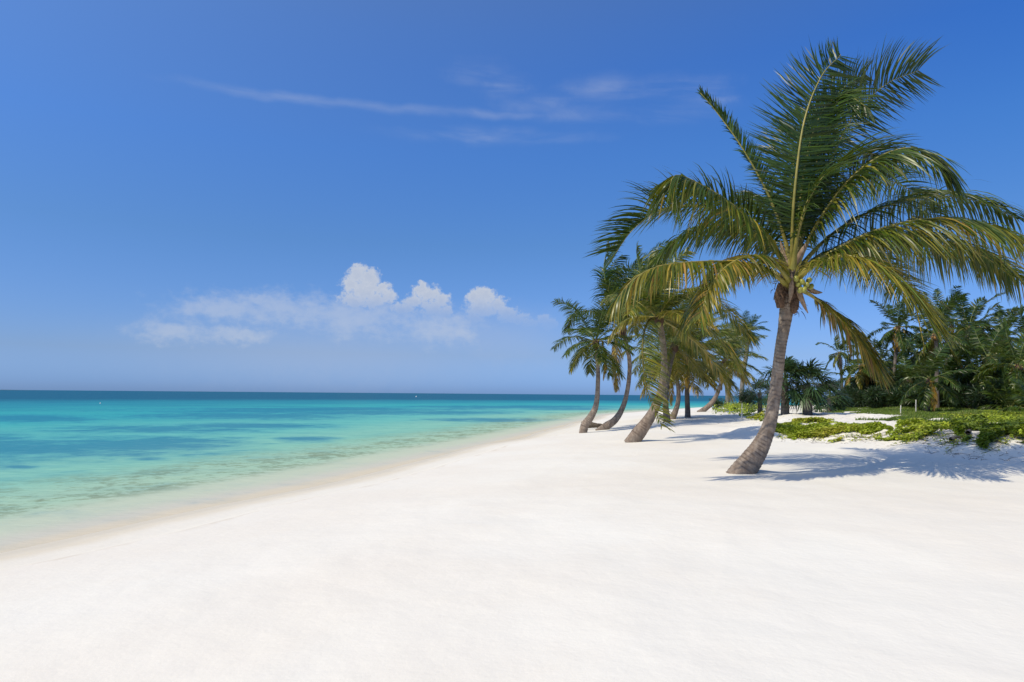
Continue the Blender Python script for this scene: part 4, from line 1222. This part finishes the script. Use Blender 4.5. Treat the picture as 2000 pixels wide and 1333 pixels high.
def grass(pxpoly, n, seed, label, h=.22):
    rs = np.random.default_rng(seed)
    q = scatter(pxpoly, n, rs, 1.4)
    z = ground_z(q[:, 0], q[:, 1])
    b = np.column_stack([q, z])
    a = rs.uniform(0, 6.28, n)
    w_ = np.column_stack([np.cos(a), np.sin(a), np.zeros(n)]) * .022 * rs.uniform(.7, 1.6, n)[:, None]
    ln = np.column_stack([rs.normal(.25, .35, n), rs.normal(.05, .35, n), np.ones(n)]) * (h * rs.uniform(.4, 1.1, n))[:, None]
    V = np.stack([b - w_, b + w_, b + ln], 1).reshape(-1, 3)
    tt = np.clip(.3 + .25 * fbm(q[:, 0] * .25, q[:, 1] * .25, 97, 3) + rs.normal(0, .12, n), 0, 1)
    g = Geo()
    g.add(V, None, np.arange(n * 3).reshape(-1, 3), tint=np.repeat(tt, 3), vary=np.repeat(rs.random(n), 3))
    link('grass', g.mesh('grass', (M_GRASS,), (0, 0, 0), False), kind='stuff', label=label, category='grass')


grass([(1625, 806), (1700, 811), (1745, 810), (1800, 802), (1800, 794), (1640, 794)], 45000, 211, 'green grass strip below the grove beyond the sand path', .15)
grass([(1752, 826), (1800, 830), (1900, 826), (2060, 826), (2060, 796), (1820, 796), (1760, 812)], 70000, 212, 'dense green grass between the bank and the grove at right', .17)

# ------------------------------------------------------------------ small things
for (u, v0, v1, lab) in [(1449, 820, 789, 'short white post standing in front of the creeper mound'), (1759, 810, 793, 'left of the two thin white posts at the grass edge'),
                         (1789, 806, 782, 'taller right one of the two thin white posts in the grass')]:
    b, D = ground_at(u, v0)
    b[2] = gz(b[0], b[1])
    k = D / FPX
    po = thing('marker_post', b, lab, 'post', 'white marker posts')
    H = (v0 - v1) * k
    P = np.array([b + [0.0, 0, -.1], b + [.01, 0, H * .5], b + [.03, 0, H], b + [.03, 0, H + .012]])
    V, Q, tr = tube(P, [.028, .027, .026, .015], 8)
    link('shaft', mesh_np('shaft', V - b, Q, tr, None, True, (M_POST,)), po)

for i, (u, v, l, a, lab) in enumerate([(1868, 862, .5, .4, 'dark stub of driftwood lying on the bank slope'), (1852, 838, .9, -.2, 'grey driftwood stick at the foot of the creeper clump'),
                                       (1893, 848, .8, .9, 'brown root sticking out of the bank under the creeper tongue'), (1920, 858, .7, 1.1, 'brown root beside the second creeper tongue')]):
    b, D = ground_at(u, v)
    b[2] = gz(b[0], b[1])
    P = resample([b + [-l / 2 * math.cos(a), -l / 2 * math.sin(a), .03], b + [.04, .03, .09], b + [l / 2 * math.cos(a), l / 2 * math.sin(a), .06]], 12)
    V, Q, tr = tube(P, (.055 + .012 * rng.normal(0, 1, 12)) * np.linspace(1.1, .5, 12), 8)
    o = link('driftwood', mesh_np('driftwood', V - b, Q, tr, None, True, (M_DRIFT,)), label=lab, category='driftwood', group='driftwood on the bank')
    o.location = tuple(b)

for (u, v, lab) in [(196, 789, 'small white buoy floating in the pale turquoise band at left'), (813, 776, 'tiny white buoy far out below the horizon')]:
    c = sea_pt(u, v)
    D = c[1]
    r = .0009 * D
    bu = thing('buoy', (c[0], c[1], 0), lab, 'buoy', 'white buoys on the sea')
    V, Q = ellipsoid((0, 0, r * .5), (r * 1.1, r * 1.1, r), 14, 9)
    link('float', mesh_np('float', V, Q, None, None, True, (M_BUOY,)), bu)
    V, Q, tr = tube(np.array([(0, 0, r), (0, 0, r * 2.1)]), [r * .3, r * .2], 8)
    link('mast', mesh_np('mast', V, Q, tr, None, True, (M_BUOY,)), bu)

# dry twigs and leaf scraps washed along the dune bank
rs = np.random.default_rng(300)
g = Geo()
for reg, cnt in (([(1500, 862), (1760, 862), (1760, 846), (1500, 846)], 50), ([(1760, 880), (2000, 905), (2000, 850), (1760, 856)], 150), ([(1300, 822), (1480, 832), (1480, 815), (1300, 815)], 25)):
    q = scatter(reg, cnt, rs, .5)
    zq = ground_z(q[:, 0], q[:, 1])
    for (x, y), z in zip(q, zq):
        a = rs.uniform(0, 6.28); l = rs.uniform(.04, .22) * (1 + 1.2 * (rs.random() < .12))
        d = np.array([math.cos(a), math.sin(a), rs.uniform(-.05, .35)]) * l
        p0 = np.array([x, y, z + .004])
        V, Q, tr = tube(np.array([p0, p0 + d * .5 + [0, 0, .02], p0 + d]), [.006, .005, .002], 4)
        g.add(V, Q, tr)
link('twigs', g.mesh('twigs', (M_DRIFT,), (0, 0, 0)), kind='stuff', label='dry brown twigs scattered along the foot of the dune bank', category='twigs')

# low far coast on the horizon at the left edge
g = Geo()
c0 = at(-180, 762, 9000); c1 = at(48, 763, 9000)
xs = np.linspace(0, 1, 40)
hgt = 14 * np.sin(np.pi * np.clip(xs * .5 + .5, 0, 1)) * (.8 + .25 * fbm(xs * 9, 0 * xs, 3, 3)) * (1 - xs ** 6) + .2
rows = []
for off_, hf in ((0, 0), (40, .6), (160, 1), (500, .7), (700, 0)):
    rows.append(np.column_stack([c0[0] + (c1[0] - c0[0]) * xs, c0[1] + off_ + 0 * xs, -1 + (hgt + 1) * hf]))
V = np.concatenate(rows)
Q = [[r_ * 40 + i, r_ * 40 + i + 1, (r_ + 1) * 40 + i + 1, (r_ + 1) * 40 + i] for r_ in range(4) for i in range(39)]
link('far_coast', mesh_np('far_coast', V, Q, None, None, True, (simple('far_coast_scrub', (0.05, 0.08, 0.07), (0.08, 0.11, 0.09), .01),)), kind='structure', label='low dark far coast on the horizon at the left edge', category='coast')
